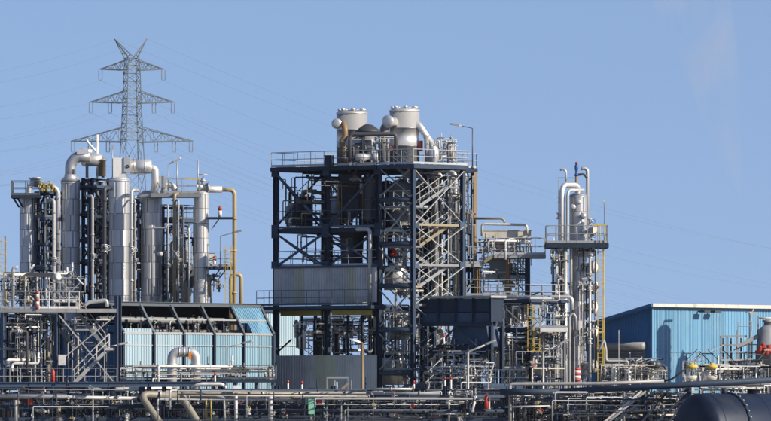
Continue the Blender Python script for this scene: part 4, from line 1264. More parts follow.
# ------------------------------------------------------------------ equipment block between bunker and right-hand column
YE = 0.0
fr, T2, la, lb, zs = module('blue-grey equipment frame with white cabinets between bunker and right-hand column', 'steel frame', 494, 530, 566, YE, [300, 328, 356], m='steelblue', rails=(0,), decks=(0, 1, 2), brace=(('R', 1),), rm='galv', w=.22)
t = thing('white_cabinets', 'row of white cabinets with pipes on the deck right of bunker', 'cabinets', P(512, 327, YE))
for i, px in enumerate((500, 508, 516, 524)):
    MB().box(V((X(px, 3), 3, Z(328, YE) + 1.0)), .52, .7, 1.75, XA, Yv).build('cabinet', ('white', 'cream', 'lightgrey', 'white')[i], t)
    MB().box(V((X(px, 3), 2.63, Z(328, YE) + 1.1)), .36, .03, 1.1, XA, Yv).build('door', 'lightgrey', t)
clutter(t, 496, 532, 302, 326, 1.2, 2.4, 26, seed=71, vert=.6, rmax=.08, mats=['cream', 'white', 'lightgrey', 'galv', 'darkgrey'])
t = thing('block_piping', 'crowded pipes and valves in the lower bays of equipment frame', 'pipes', P(525, 380, YE))
clutter(t, 495, 565, 330, 392, -2, 4, 75, seed=72, vert=.5, rmax=.12, mats=['lightgrey', 'galv', 'darkgrey', 'navy', 'steelblue', 'cream', 'beige', 'grey', 'white', 'black'])
struts(t, 496, 566, 302, 390, -2.5, 3, 120, seed=407)
clutter(t, 540, 570, 300, 330, -1, 3, 16, seed=73, vert=.5, rmax=.08, mats=['lightgrey', 'galv', 'white', 'navy', 'steelblue'])
MB().box(P(503, 360, 1), 1.2, 1.0, 1.2, XA, Yv).build('cream_box', 'cream', t)
t = thing('yellow_ladder', 'yellow caged ladder up the equipment frame beside white deck edge', 'ladder', P(534, 352, -1.8))
ladder(t, P(530.5, 352, -1.8), P(530.5, 304, -1.8), XA, 'yellow', .4, cage=False)
ladder(t, P(537, 352, -1.8), P(537, 305, -1.8), XA, 'yellow', .4, cage=False)
for py in (306, 318, 351): MB().span(P(528, py, -1.8), P(540, py, -1.8), .05, .05).build('tie', 'yellow', t)
t = thing('white_gangway', 'short white-edged gangway with railing left of right-hand column', 'gangway', P(552, 330, -1))
deck(t, V((X(540, -1), -2.2, Z(328, -1))), XA, 27 * k(-1), Yv, 1.4, 'white', .3)
rail(t, [V((X(540, -1), -2.15, Z(328, -1))), V((X(567, -1), -2.15, Z(328, -1)))], 'galv', gap=.8)
for px in (543, 564): MB().ibeam(V((X(px, -1), -1.5, 0)), V((X(px, -1), -1.5, Z(332, -1))), .18, .18).build('post', 'grey', t)

# ------------------------------------------------------------------ right-hand process column
YR = 5.0
tR, cR, rR, zR = column('process_column', 'slim silver process column with round platform, valves and safety pipes on top', 'column', 569.5, 587, 197, YR, m='alu', sec=1.1, pylow=375)
zp = Z(243.5, YR)
deck(tR, V((X(545.5, YR), YR - 2.2, zp)), XA, 62 * k(YR), Yv, 4.2, 'navy', .35)
q = [V((X(546, YR), YR - 2.15, zp)), V((X(607, YR), YR - 2.15, zp)), V((X(607, YR), YR + 1.9, zp)), V((X(546, YR), YR + 1.9, zp))]
rail(tR, q, 'rail', h=1.3, gap=.8, closed=True)
MB().span(P(592, 225, YR - 2.2), P(606, 225, YR - 2.2), .05, .1).build('yellow_gate', 'yellow', tR)
for px in (596, 600, 604): MB().tube(P(px, 243, YR - 2.2), P(px, 225, YR - 2.2), .03, 6).build('yellow_gate', 'yellow', tR)
# overhead pipes
tube_part(tR, [P(578, 197, YR), P(578, 185, YR - .3), P(564, 185, YR - 1), P(562, 190, YR - 1.2), P(562, 378, YR - 1.2)], .2, 'alu_bright', n=14, bend=.35)
tube_part(tR, [P(584, 190, YR - .8), P(569, 190, YR - 1.3), P(567.5, 195, YR - 1.4), P(567.5, 246, YR - 1.4), P(571, 248, YR - 1.4), P(571, 300, YR - 1.4)], .11, 'galv', n=12, bend=.2)
tube_part(tR, [P(576.5, 194, YR), P(576.5, 176, YR)], .11, 'brown', n=10)
tube_part(tR, [P(560, 170, YR - .4), P(563, 169, YR - .4), P(566, 171, YR - .4), P(566, 186, YR - .4)], .085, 'galv', n=10, bend=.15)
tube_part(tR, [P(581, 169, YR + .2), P(584, 168, YR + .2), P(587.5, 170, YR + .2), P(587.5, 243, YR + .2)], .13, 'galv', n=10, bend=.2)
tube_part(tR, [P(577, 175, YR), P(584, 174, YR), P(587, 178, YR)], .09, 'darkgrey', n=8)
MB().lathe(P(576.5, 176, YR), [(.16, 0), (.16, .12), (.1, .16), (.1, .4), (.14, .5), (.14, .78), (.06, .86)], 12).build('safety_valve', 'blue_valve', tR)
MB().lathe(P(576.5, 164.5, YR), [(.1, 0), (.1, .14), (.04, .2)], 10).build('valve_cap', 'red', tR)
MB().tube(P(558, 178, YR - 1), P(575, 178, YR - .4), .03, 6).build('rod', 'navy', tR)
MB().tube(P(558.5, 179, YR - 1.2), P(558.5, 243, YR - 1.2), .03, 6).build('rod', 'galv', tR)
for px, py, rr_ in ((579, 202, .18), (573, 207, .22), (583, 216, .25), (584, 232, .2)):
    MB().lathe(P(px, py, YR - rR - .25), [(.05, -.12), (rr_, -.08), (rr_, .06), (rr_ * .7, .08), (rr_ * .7, .5)], 14, V((0, 1, 0))).build('manway', 'alu', tR)
for px, py in ((590, 222), (588, 230), (591, 236), (560, 200), (559, 216)):
    valve(tR, P(px, py, YR - .9), UP, .14, 'white', 'blue_valve' if px > 580 else 'navy', V((.5, -.8, .1)))
MB().box(P(593, 231, YR - 1.2), .5, .4, .5).build('instrument_box', 'cream', tR)
# condensers whose round heads point right
for i, py in enumerate((247, 267, 288, 307, 331, 366)):
    t = thing('heat_exchanger', ['small white cabinet-like exchanger just under the platform of right-hand column', 'white-headed exchanger on right-hand column, first below the platform', 'white-headed exchanger on right-hand column, second below the platform', 'white-headed exchanger on right-hand column, third below the platform', 'white-headed exchanger on right-hand column above the shutter height', 'lowest white-headed exchanger at the foot of right-hand column'][i], 'heat exchanger', P(588, py, YR - .6), 'exchangers on the right-hand column')
    dr = V((.94, -.34, 0))
    c = P(583, py, YR - .6)
    if i == 0:
        MB().box(P(590, 251, YR - .8), .5, .5, .9).build('box', 'white', t); continue
    MB().tube(c, c + dr * .75, .3, 16).build('shell', 'alu', t)
    MB().tube(c + dr * .75, c + dr * .85, .5, 16).build('flange', 'darkgrey', t)
    MB().lathe(c + dr * .85, [(.48, 0), (.48, .14), (.36, .26), (.05, .33)], 18, dr).build('head', 'white', t)
    MB().tube(c + dr * .4 - UP * .8, c + dr * .4, .1, 8).build('nozzle', 'galv', t)
rp = random.Random(3)
t = thing('column_risers', 'bundle of vertical pipes and valves running down right-hand column', 'pipes', gnd(562, YR - 1.5))
for i, px in enumerate((553, 556.5, 559, 565.5, 590)):
    m_ = ('galv', 'grey', 'lightgrey', 'alu_bright', 'galv', 'lightgrey', 'grey', 'galv')[i]
    Yp = YR - 1.6 - rp.uniform(0, .3)
    tube_part(t, [V((X(px, Yp), Yp, 0)), P(px, 246.5, Yp)], (.09, .1, .1, .15, .1, .07, .12, .08)[i], m_, n=10, flange=True)
    for py in range(258, 372, 17):
        if rp.random() < .55: valve(t, P(px, py + rp.uniform(-4, 4), Yp), UP, .12, rp.choice(('white', 'lightgrey', 'darkgrey', 'galv')), rp.choice(('grey', 'navy', 'galv')), V((rp.uniform(-.8, .8), -.7, 0)).normalized())
for py in (262, 283, 300, 318, 338, 358):
    MB().span(P(551, py, YR - 1.9), P(569, py, YR - 1.9), .06, .1).build('pipe_support', 'navy', t)
clutter(t, 579, 596, 248, 378, YR - 1.9, YR - 1.2, 20, seed=82, vert=.6, rmax=.06, valves=.8, mats=['white', 'lightgrey', 'darkgrey', 'black', 'navy'])
clutter(t, 552, 569, 248, 378, YR - 1.9, YR - 1.2, 22, seed=81, vert=.5, rmax=.07, valves=.6, mats=['white', 'lightgrey', 'galv', 'darkgrey', 'alu_bright'])
t = thing('yellow_ladder', 'tall yellow caged ladder along right side of the process column', 'ladder', gnd(600, YR - 1))
ladder(t, V((X(600, YR), YR - 1, 0)), V((X(600, YR), YR - 1, zp)), XA, 'yellow', .38, cage=False)
for py in range(252, 376, 16): MB().span(P(597, py, YR - 1), P(604, py, YR - 1), .05, .08).build('bracket', 'yellow', t)
MB().tube(V((X(603.5, YR), YR - 1.0, 0)), V((X(603.5, YR), YR - 1.0, zp)), .035, 6).build('guide_rail', 'yellow', t)
lamp('upright lamp on the right-hand column platform edge', 604.5, 243.5, 207, 603.5, 200, YR - 2.1, m='grey', hm='lightgrey', zbase=zp, headlen=.45)
lamp('lamp with slanting arm on the left of the right-hand column foot', 543, 378, 352, 569, 340, -6, m='galv', hm='lightgrey', zbase=0)
lamp('lamp with slanting arm before the lower half of right-hand column', 574.5, 378, 337, 599, 327.5, -6, m='grey', hm='lightgrey', zbase=0)
lamp('thick bent lamp standard in front of the bunker hopper', 468, 390, 352, 496, 340.5, -12, m='lightgrey', hm='lightgrey', zbase=0, r=.1)
lamp('lamp with angled arm in front of the blue shed wall', 227, 380, 347, 253.5, 341, -13.8, m='lightgrey', hm='grey', zbase=zw)
lamp('lamp with angled arm beside the steel stairs at left', 104.5, 395, 347.5, 130, 342.5, -16, m='galv', hm='lightgrey', zbase=0)
lamp('lamp on tall rusty brown pole in front of the tower cladding', 362.5, 421, 343, 351, 339.5, -22, m='brown', hm='white', zbase=0, r=.09, headlen=.7)
lamp('lamp with short tilted head on the far left deck', 26.5, 300, 276, 34.5, 264.5, -12.5, m='galv', hm='white', zbase=Z(309, -13.5), headlen=.6)
# white looped pipe near column foot
t = thing('looped_pipe', 'white hairpin pipe loop standing at foot of right-hand column', 'pipe', gnd(572, -4))
tube_part(t, [gnd(569.5, -4), P(569.5, 316, -4), P(573, 313, -4), P(576, 317, -4), P(576, 330, -4)], .1, 'lightgrey', n=10, bend=.2)
t = thing('gas_cylinder', 'red and white banded drum standing at foot of right-hand column', 'drum', P(577, 381, -5))
b = P(577, 381, -5)
for i in range(5): MB().tube(b + UP * (i * .2), b + UP * (i * .2 + .197), .27, 14).build('band', 'red' if i % 2 == 0 else 'white', t)
MB().tube(b - UP * 2, b, .2, 10).build('pedestal', 'grey', t)

# ------------------------------------------------------------------ blue hall on the right
YBH = 16.0
BO = gnd(652, YBH)
Q = lambda a, b, z: V((BO.x, BO.y, 0)) + A * a + B * b + UP * z
zh = Z(307.5, YBH)
t = thing('blue_hall', 'large light blue corrugated hall with sloping roof at the right edge', 'building', BO)
HLA, HLB = 27.0, 15.0
drop = 16 * k(YBH) / (52 * k(YBH) / -B.x)       # fall per metre along the end wall
for i in range(18):
    w = HLA / 18
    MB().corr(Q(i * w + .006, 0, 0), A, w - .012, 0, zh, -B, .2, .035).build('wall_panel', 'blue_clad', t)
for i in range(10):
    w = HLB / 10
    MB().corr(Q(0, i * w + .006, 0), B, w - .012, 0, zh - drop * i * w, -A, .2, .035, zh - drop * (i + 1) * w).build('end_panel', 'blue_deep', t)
MB().box(Q(-.03, -.03, zh / 2), .16, .16, zh).build('corner_trim', 'blue_clad', t)
mb = MB()
n1 = [Q(-.5, -.35, zh + .12 + drop * .35), Q(HLA, -.35, zh + .12 + drop * .35), Q(HLA, HLB, zh + .12 - drop * HLB), Q(-.5, HLB, zh + .12 - drop * HLB)]
mb.add([v - UP * .1 for v in n1] + [v + UP * .12 for v in n1], [(3, 2, 1, 0), (4, 5, 6, 7), (0, 1, 5, 4), (1, 2, 6, 5), (2, 3, 7, 6), (3, 0, 4, 7)])
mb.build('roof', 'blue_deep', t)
MB().span(Q(-.5, -.42, zh + .18), Q(HLA, -.42, zh + .18), .12, .26).build('gutter', 'cream', t)
tube_part(t, [Q(12.2, -.4, zh + .1), Q(12.2, -.15, zh - .4), Q(12.2, -.15, 0)], .07, 'lightgrey', 'downpipe', 8)
MB().span(Q(.1, -.055, Z(352, YBH)), Q(HLA, -.055, Z(352, YBH)), .02, .04).build('lap_trim', 'blue_clad', t)
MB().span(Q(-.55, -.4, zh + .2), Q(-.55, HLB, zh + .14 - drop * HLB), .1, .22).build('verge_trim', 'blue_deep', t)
for a_ in (5.6, 6.9):
    fl = MB(); c = Q(a_, -.75, zh - .25)
    fl.box(c, .75, .5, .16)
    fl.box(c + B * .4 - UP * .0, .12, .5, .1)
    fl.build('floodlight', 'darkgrey', t)
# roller shutter with drum housing on the end wall
MB().box(Q(-.08, 2.9, Z(366, YBH) - .9), .1, 4.6, 4.2).build('shutter', 'grey', t)
sh = MB()
for i in range(22): sh.tube(Q(-.14, .7, Z(350, YBH) - i * .19), Q(-.14, 5.1, Z(350, YBH) - i * .19), .075, 6)
sh.build('shutter_slats', 'grey', t, kind='stuff')
MB().lathe(Q(-.35, .5, Z(346, YBH)), [(.05, -.04), (.3, 0), (.3, 4.8), (.05, 4.84)], 16, B).build('shutter_drum', 'lightgrey', t)
# column beyond the right edge of the picture, seen only by its shadow on the hall
def shade_base(px, py, dist):
    a_ = (px - 652) * k(YBH) / A.x
    w_ = Q(a_, 0, Z(py, YBH + a_ * A.y))
    return w_ + sd * dist
c_ = shade_base(664, 333, 15.5)
pxc = 385.5 + c_.x / k(c_.y)
t, c2_, r_, z_ = column('storage_column', 'silver column beyond the right edge, known by its shadow on the blue hall', 'column', pxc - 11, pxc + 11, HZ - (c_.z - CH) / k(c_.y), c_.y, m='alu', sec=1.3, pylow=400)
tube_part(t, [c_ + UP * .2, c_ + UP * .9, c_ + UP * .95 + A * 1.1], .09, 'galv', n=8)
for i in range(6): MB().ring(V((c_.x, c_.y, c_.z - 1.2 - i * .9)), UP, r_ + .03, .05, 24).build('band', 'galv', t)
c_ = shade_base(684, 351, 14.5)
t = thing('storage_column', 'short pointed column beyond the right edge, shading the foot of blue hall', 'column', V((c_.x, c_.y, 0)))
MB().lathe(V((c_.x, c_.y, 0)), [(.95, 0), (.95, c_.z - 1.6), (.6, c_.z - .7), (.12, c_.z - .3), (.1, c_.z)], 20).build('shell', 'alu', t)
MB().lathe(V((c_.x, c_.y, c_.z - .3)), [(.2, 0), (.2, .1), (.05, .25)], 12).build('cap', 'galv', t)

# ------------------------------------------------------------------ equipment in front of the blue hall
YQ = 4.0
t = thing('grey_tank', 'grey upright tank at right edge with domed lid and flanges', 'tank', gnd(767, YQ))
b = gnd(768, YQ)
h = Z(326, YQ)
MB().lathe(b, [(.75, 0), (.75, h * .8), (.8, h * .8), (.8, h * .81), (.75, h * .81), (.75, h - .35), (.55, h - .1), (.3, h + .05), (.05, h + .08)], 24).build('shell', 'grey', t)
MB().lathe(b + UP * h, [(.3, 0), (.3, .3), (.42, .3), (.42, .42), (.1, .5)], 14).build('nozzle', 'grey', t)
t = thing('red_valve', 'cluster of red valve bodies beside the grey tank at right edge', 'valve', P(764, 349, YQ - 1.4))
for dx, dy in ((0, 0), (5, 2), (9, -1), (3, -3), (7, 3)):
    MB().lathe(P(759 + dx, 351 + dy, YQ - 1.4), [(.05, -.1), (.2, 0), (.2, .25), (.1, .35), (.1, .5)], 10, V((.3, -.6, .7))).build('body', 'red', t)
tube_part(t, [P(755, 352, YQ - 1.3), P(790, 352, YQ - 1.3)], .12, 'red', n=10)
t = thing('access_frame', 'grey tubular access frame with ladders before the blue hall', 'scaffold', gnd(722, YQ))
for px in (721, 727, 737, 748, 758): MB().span(gnd(px, YQ), P(px, {721: 336, 727: 336, 737: 330, 748: 338, 758: 316}[px], YQ), .13, .13).build('post', 'grey', t)
for px in (723, 731, 741, 752): MB().span(gnd(px, YQ + 1.8), P(px, 338, YQ + 1.8), .11, .11).build('post', 'darkgrey', t)
for a_, b_, py in ((721, 745, 336), (721, 740, 345), (721, 760, 360), (737, 762, 372), (721, 745, 352)):
    MB().span(P(a_, py, YQ - .08), P(b_, py, YQ - .08), .08, .1).build('rail', 'lightgrey', t)
    MB().span(P(a_ + 2, py, YQ + 1.72), P(b_ + 2, py, YQ + 1.72), .08, .1).build('rail', 'darkgrey', t)
for px in range(724, 760, 4): MB().tube(P(px, 374, YQ - .05), P(px, 352, YQ - .05), .03, 6).build('bar', 'darkgrey', t)
tube_part(t, [P(758, 318, YQ), P(775, 318, YQ)], .06, 'cream', n=8)
MB().span(P(737, 347, YQ - .2), P(758, 336, YQ - .2), .12, .3).build('sloping_beam', 'lightgrey', t)
MB().box(P(734, 366, YQ + .8), 1.0, .8, .8, XA, Yv).build('motor_box', 'black', t)
rail(t, [P(738, 331, YQ), P(752, 331, YQ)], 'lightgrey', h=.7, toe=False)
MB().tube(P(752, 312, YQ + .5), P(745, 312, YQ + .5), .03, 6).build('rod', 'cream', t)
MB().span(P(750, 313, YQ + .4), P(757, 313, YQ + .4), .1, .12).build('sign_board', 'cream', t)
t = thing('yellow_walkway', 'short walkway with bright yellow railings behind the access frame', 'walkway', P(745, 360, YQ + 1))
deck(t, V((X(739, YQ), YQ + .3, Z(362, YQ))), XA, 19 * k(YQ), Yv, 1.2, 'grey', .2)
rail(t, [V((X(739, YQ), YQ + .35, Z(362, YQ))), V((X(757, YQ), YQ + .35, Z(362, YQ)))], 'yellow', h=1.3, gap=.6, r=.04)
for px in (740, 756): MB().span(gnd(px, YQ + .8), V((X(px, YQ), YQ + .8, Z(364, YQ))), .14, .14).build('post', 'grey', t)
# yellow actuators with white pipes
for i, (px, lb_) in enumerate(((692, 'left yellow valve actuator on white pipework before the blue hall'), (712, 'right yellow valve actuator on white pipework before the blue hall'))):
    t = thing('yellow_actuator', lb_, 'valve actuator', P(px, 378, -4))
    b = P(px, 376, -4)
    MB().lathe(b + UP * .35, [(.08, 0), (.1, .05), (.1, .15), (.4, .24), (.46, .3), (.44, .42), (.2, .5), (.16, .5), (.16, .6), (.05, .62)], 18).build('actuator', 'yellow', t)
    MB().tube(b - XA * .5 - UP * .15, b + XA * .5 - UP * .15, .2, 12).build('body', 'cream', t)
    MB().tube(b - UP * .1, b + UP * .36, .09, 10).build('yoke', 'darkgrey', t)
    for s2 in (-1, 1): MB().tube(b + XA * (s2 * .5) - UP * .15, b + XA * (s2 * .58) - UP * .15, .3, 14).build('flange', 'lightgrey', t)
    for s2 in (-1, 1): MB().span(b + XA * (s2 * .2) - UP * .1, b + XA * (s2 * .2) + UP * .55, .05, .05).build('tie_rod', 'galv', t)
    MB().tube(b - UP * 4.5, b - UP * .3, .14, 10).build('riser', 'lightgrey', t)
t = thing('white_elbow_pipe', 'white pipe elbow rising between the two yellow actuators', 'pipe', gnd(702, -3.4))
tube_part(t, [gnd(701.5, -3.4), P(701.5, 374, -3.4), P(712, 373, -3.4)], .22, 'white', n=14, bend=.4)
MB().box(P(722, 373, .4), .9, .8, 1.0, XA, Yv).build('cabinet', 'white', t)
t = thing('hall_skid', 'low skid of thin pipes and frames before the blue hall', 'skid', gnd(690, 1.5))
for px in (683, 687, 699, 718, 728): MB().span(gnd(px, 1), P(px, 361 if px != 718 else 350, 1), .07, .07).build('post', 'lightgrey', t)
MB().span(P(683, 361, 1), P(699, 361, 1), .07, .07).build('rail', 'lightgrey', t)
tube_part(t, [P(664, 381, .5), P(672, 379, .5), P(688, 367, .5)], .07, 'black', n=8)
struts(t, 684, 771, 345, 384, 0, 3.5, 90, seed=408)
clutter(t, 684, 771, 364, 385, -1, 3.5, 56, seed=91, vert=.6, rmax=.08, mats=['lightgrey', 'white', 'galv', 'darkgrey', 'black', 'cream', 'navy'])
t = thing('shutter_skid', 'low skid of white pipes and hand valves in front of shutter wall', 'skid', gnd(630, 4))
struts(t, 602, 664, 358, 386, 0, 5, 70, seed=409)
clutter(t, 602, 664, 364, 384, 1, 5, 50, seed=92, vert=.55, rmax=.08, mats=['white', 'lightgrey', 'cream', 'galv', 'grey', 'darkgrey', 'navy'])
tube_part(t, [P(598, 352, 2), P(604, 340, 2), P(606, 350, 2), P(606, 361, 2), P(628, 361, 2), P(628, 378, 2)], .1, 'lightgrey', n=10, bend=.2)
for px, py in ((619, 330), (630, 352), (650, 362)): MB().span(gnd(px, 3), P(px, py, 3), .07, .07).build('post', 'lightgrey', t)
for px in (614, 628): MB().lathe(P(px, 376, 2), [(.2, -1), (.25, 0), (.25, .5), (.1, .7)], 12).build('pot', 'white', t)
rail(t, [V((X(634, 2), 2, Z(383, 2))), V((X(667, 2), 2, Z(383, 2)))], 'galv', h=1.2, gap=.9)
for px in (658, 661): MB().lathe(P(px - 5, 368, 1.6), [(.05, 0), (.36, .05), (.42, .3), (.3, .5), (.05, .55)], 14).build('dome', 'darkgrey', t)

# ------------------------------------------------------------------ left lower structure
YL = -13.5
t = thing('loading_platform', 'railed steel platform on posts with steel stairs at far left', 'platform', gnd(57, YL))
zl = Z(309, YL)
for i, (a_, b_) in enumerate(((-10, 37), (37.3, 77), (77.3, 117))):
    deck(t, V((X(a_, YL), YL - 1.5, zl)), XA, (b_ - a_) * k(YL), Yv, 3.4, ('grey', 'lightgrey', 'lightgrey')[i], .26)
rail(t, [V((X(-10, YL), YL - 1.45, zl)), V((X(38, YL), YL - 1.45, zl))], 'galv', h=1.25, gap=.9)
rail(t, [V((X(40, YL), YL - 1.45, zl)), V((X(80, YL), YL - 1.45, zl))], 'white', h=1.25, gap=.7)
rail(t, [V((X(-10, YL), YL + 1.85, zl)), V((X(80, YL), YL + 1.85, zl))], 'galv', h=1.25, gap=.9)
for px in (4, 57.5, 118):
    for yy in (-1.3, 1.7): MB().ibeam(V((X(px, YL), YL + yy, 0)), V((X(px, YL), YL + yy, zl - .26 if px < 100 else Z(296, YL))), .3, .3).build('post', 'steelblue', t)
for px in (20, 37): MB().ibeam(V((X(px, YL), YL + 1.2, 0)), V((X(px, YL), YL + 1.2, zl - .26)), .2, .2).build('post', 'galv', t)
MB().span(P(59, 315, YL - 1.5), P(113, 381, YL - 1.5), .08, .08).build('brace', 'lightgrey', t)
MB().span(P(115, 316, YL - 1.65), P(66, 356, YL - 1.65), .07, .07).build('brace', 'lightgrey', t)
zlow = Z(385, YL)
deck(t, V((X(-10, YL), YL - 2.4, zlow)), XA, 128 * k(YL), Yv, 5.0, 'navy', .3)
rail(t, [V((X(-10, YL), YL - 2.35, zlow)), V((X(118, YL), YL - 2.35, zlow))], 'galv', h=1.2, gap=.8)
st = thing('steel_stairs', 'zigzag galvanised stairs with white railings under the far left platform', 'stairs', P(75, 385, YL))
flight(st, P(72, 385, YL - 1.2), P(109, 348, YL - 1.2), .95, Yv, 'lightgrey', 'white')
deck(st, V((X(105, YL), YL - 1.3, Z(348, YL))), XA, 11 * k(YL), Yv, 2.5, 'lightgrey', .18, 'landing')
flight(st, P(105, 348, YL + .2), P(76, 310, YL + .2), .95, Yv, 'grey', 'galv')
flight(st, P(74, 346, YL + 1.4), P(41, 310, YL + 1.4), .9, Yv, 'grey', 'galv')
deck(st, V((X(72, YL), YL + .2, Z(346, YL))), XA, 8 * k(YL), Yv, 2.1, 'grey', .18, 'landing')
t = thing('platform_piping', 'pipes, valves and white boxes below the far left platform', 'pipes', gnd(25, YL + 1))
clutter(t, -4, 57, 314, 386, YL - 1.5, YL + 4, 75, seed=101, vert=.6, rmax=.12, mats=['lightgrey', 'galv', 'darkgrey', 'navy', 'grey', 'cream', 'white', 'black', 'steelblue'])
clutter(t, 57, 118, 316, 384, YL + 2.5, YL + 5, 26, seed=102, vert=.6, rmax=.1, mats=['lightgrey', 'galv', 'darkgrey', 'navy', 'grey'])
clutter(t, -4, 40, 272, 308, YL - .5, YL + 3, 40, seed=103, vert=.6, rmax=.1, valves=.5, mats=['lightgrey', 'galv', 'darkgrey', 'navy', 'grey', 'white', 'ochre'])
clutter(t, 40, 84, 272, 308, YL + .5, YL + 3, 18, seed=104, vert=.6, rmax=.1, valves=.4, mats=['lightgrey', 'galv', 'navy', 'grey', 'white'])
struts(t, -4, 57, 312, 386, YL - 1.6, YL + 4, 110, seed=410)
struts(t, -4, 84, 275, 308, YL - .5, YL + 3, 60, seed=411)
MB().box(P(62, 360, YL - 1.8), .5, .4, .75, XA, Yv).build('white_box', 'white', t)
tube_part(t, [P(46, 300, YL), P(46, 276, YL), P(60, 276, YL)], .09, 'white', n=8)
MB().lathe(P(55, 277, YL - .3), [(.05, 0), (.26, .1), (.3, .4), (.2, .6)], 14, V((.5, -.8, 0))).build('white_head', 'white', t)
MB().box(P(40.5, 275, YL), 2.0, .2, .3, XA, Yv).build('cable_tray', 'darkgrey', t)
vessel('grey upright drum under the far left platform', 28, YL + 1.5, 333, 386, 9, 'grey', cone=False)
vessel('pale small drum behind the railing under far left platform', 12, YL + 2.5, 322, 386, 6, 'lightgrey', cone=False)
t = thing('banded_post', 'red and white banded post on the far left platform edge', 'post', P(38, 309, YL - 1.6))
b = V((X(38.2, YL), YL - 1.6, zl))
for i in range(5): MB().tube(b + UP * (i * .26), b + UP * (i * .26 + .258), .11, 10).build('band', 'red' if i % 2 == 0 else 'white', t)
t = thing('fire_extinguisher', 'tall red extinguisher on the lower deck at far left', 'extinguisher', V((X(54.5, YL), YL - 2.6, zlow)))
b = V((X(54.5, YL), YL - 2.6, zlow))
MB().lathe(b, [(.14, 0), (.14, .95), (.08, 1.1), (.04, 1.15)], 12).build('cylinder', 'red', t)
tube_part(t, [b + UP * 1.1, b + UP * 1.2 + XA * .12, b + UP * .6 + XA * .17], .025, 'black', n=6)
t = thing('yellow_ladder', 'yellow caged ladder rising at the very left edge', 'ladder', V((X(1.5, YL), YL + .5, zl)))
ladder(t, V((X(1.5, YL), YL + .5, zl)), V((X(1.5, YL), YL + .5, Z(237, YL))), XA, 'yellow', .4)
for px in (-3, 4.5): MB().span(V((X(px, YL), YL + .7, zl)), V((X(px, YL), YL + .7, Z(236, YL))), .1, .1).build('upright', 'navy', t)
t = thing('long_lagged_pipe', 'pale level pipe with elbow above the far left platform', 'pipe', P(10, 272, YL))
tube_part(t, [P(-20, 275, YL + .2), P(27, 275, YL + .2)], .11, 'cream', n=10)
tube_part(t, [P(13, 308, YL), P(13, 268, YL), P(18, 267, YL)], .13, 'lightgrey', n=10)
tube_part(t, [P(84, 306, YL), P(88, 302.5, YL), P(107, 300, YL), P(107, 307, YL)], .14, 'alu_bright', n=10)

# ------------------------------------------------------------------ foreground pipe racks
YK = -30.0
def rack(label, px0, px1, step, seed, npipes, top=383, mats=None, cl=90):
    rr = random.Random(seed)
    t = thing('pipe_rack', label, 'pipe rack', gnd((px0 + px1) / 2, YK), 'pipe racks along the front')
    px = px0
    while px <= px1:
        for yy in (-2.2, 2.2):
            MB().ibeam(V((X(px, YK), YK + yy, 0)), V((X(px, YK), YK + yy, Z(top, YK))), .24, .24).build('post', 'navy', t)
        for py in (top + 6, 397, 406, 416):
            MB().ibeam(V((X(px, YK), YK - 2.1, Z(py, YK) - .1)), V((X(px, YK), YK + 2.1, Z(py, YK) - .1)), .18, .2).build('cross_beam', 'navy', t)
        px += step
    mats = mats or ['lightgrey', 'galv', 'galv', 'navy', 'navy', 'navy', 'navy', 'steelblue', 'darkgrey', 'darkgrey', 'steelblue', 'black', 'black', 'grey', 'grey']
    struts(t, px0, px1, top + 3, 424, YK - 2.4, YK + 2.4, int((px1 - px0) * .85), seed=seed + 7, mats=('lightgrey', 'galv', 'navy', 'black', 'navy', 'white', 'black', 'darkgrey'))
    for i in range(npipes):
        py = rr.uniform(top + 4, 421)
        Y = YK + rr.uniform(-2.0, 2.0)
        a_ = px0 + rr.uniform(-.02, .9) * (px1 - px0)
        b_ = min(px1 + 8, a_ + rr.uniform(12, 75))
        r = .028 + .07 * rr.random() ** 2
        pts = [P(a_, py, Y), P(b_, py, Y)]
        if rr.random() < .5: pts.append(P(b_, py + rr.uniform(5, 20), Y))
        if rr.random() < .4: pts = [P(a_, py + rr.choice((-1, 1)) * rr.uniform(4, 14), Y)] + pts
        tube_part(t, pts, r, rr.choice(mats), n=8, flange=rr.random() < .4)
    clutter(t, px0, px1, top + 3, 424, YK - 3.2, YK + 2.0, cl, seed=seed + 1, vert=.6, rmin=.03, rmax=.075, valves=.35, mats=mats)
    # instruments and small fittings on the deck
    for i in range(int((px1 - px0) / 4)):
        p = P(rr.uniform(px0, px1), rr.uniform(top + 6, 420), YK + rr.uniform(-3.4, -1.2))
        valve(t, p, rr.choice((XA, UP, A)), rr.uniform(.06, .13), rr.choice(('white', 'lightgrey', 'darkgrey', 'galv', 'cream')), rr.choice(('grey', 'red', 'galv', 'navy', 'yellow', 'blue_valve')), V((rr.uniform(-.6, .6), -.7, rr.uniform(0, .7))).normalized())
    return t
r1_ = rack('front pipe rack at left with pale pipes and dark girders', -10, 150, 40, 201, 26, 383, cl=70)
r2_ = rack('front pipe rack in the middle before the tower', 165, 500, 56, 202, 46, 386, cl=200)
r3_ = rack('front pipe rack at right with white frames and sloping girder', 512, 690, 44, 203, 30, 388, cl=110)
MB().ibeam(P(-20, 384.5, YK - 2.3), P(226, 384, YK - 2.3), .3, .36).build('girder', 'steelblue', r1_)
MB().ibeam(P(-20, 407, YK - 2.6), P(160, 406.5, YK - 2.6), .2, .3).build('girder', 'navy', r1_)
MB().ibeam(P(160.5, 406.5, YK - 2.6), P(508, 405.5, YK - 2.6), .2, .3).build('girder', 'navy', r2_)
MB().ibeam(P(226.5, 392, YK + 2.0), P(508, 391, YK + 2.0), .2, .3).build('girder', 'navy', r2_)
MB().span(P(-20, 419, YK - 2.5), P(508, 419.5, YK - 2.5), .2, .22).build('girder', 'navy', r2_)
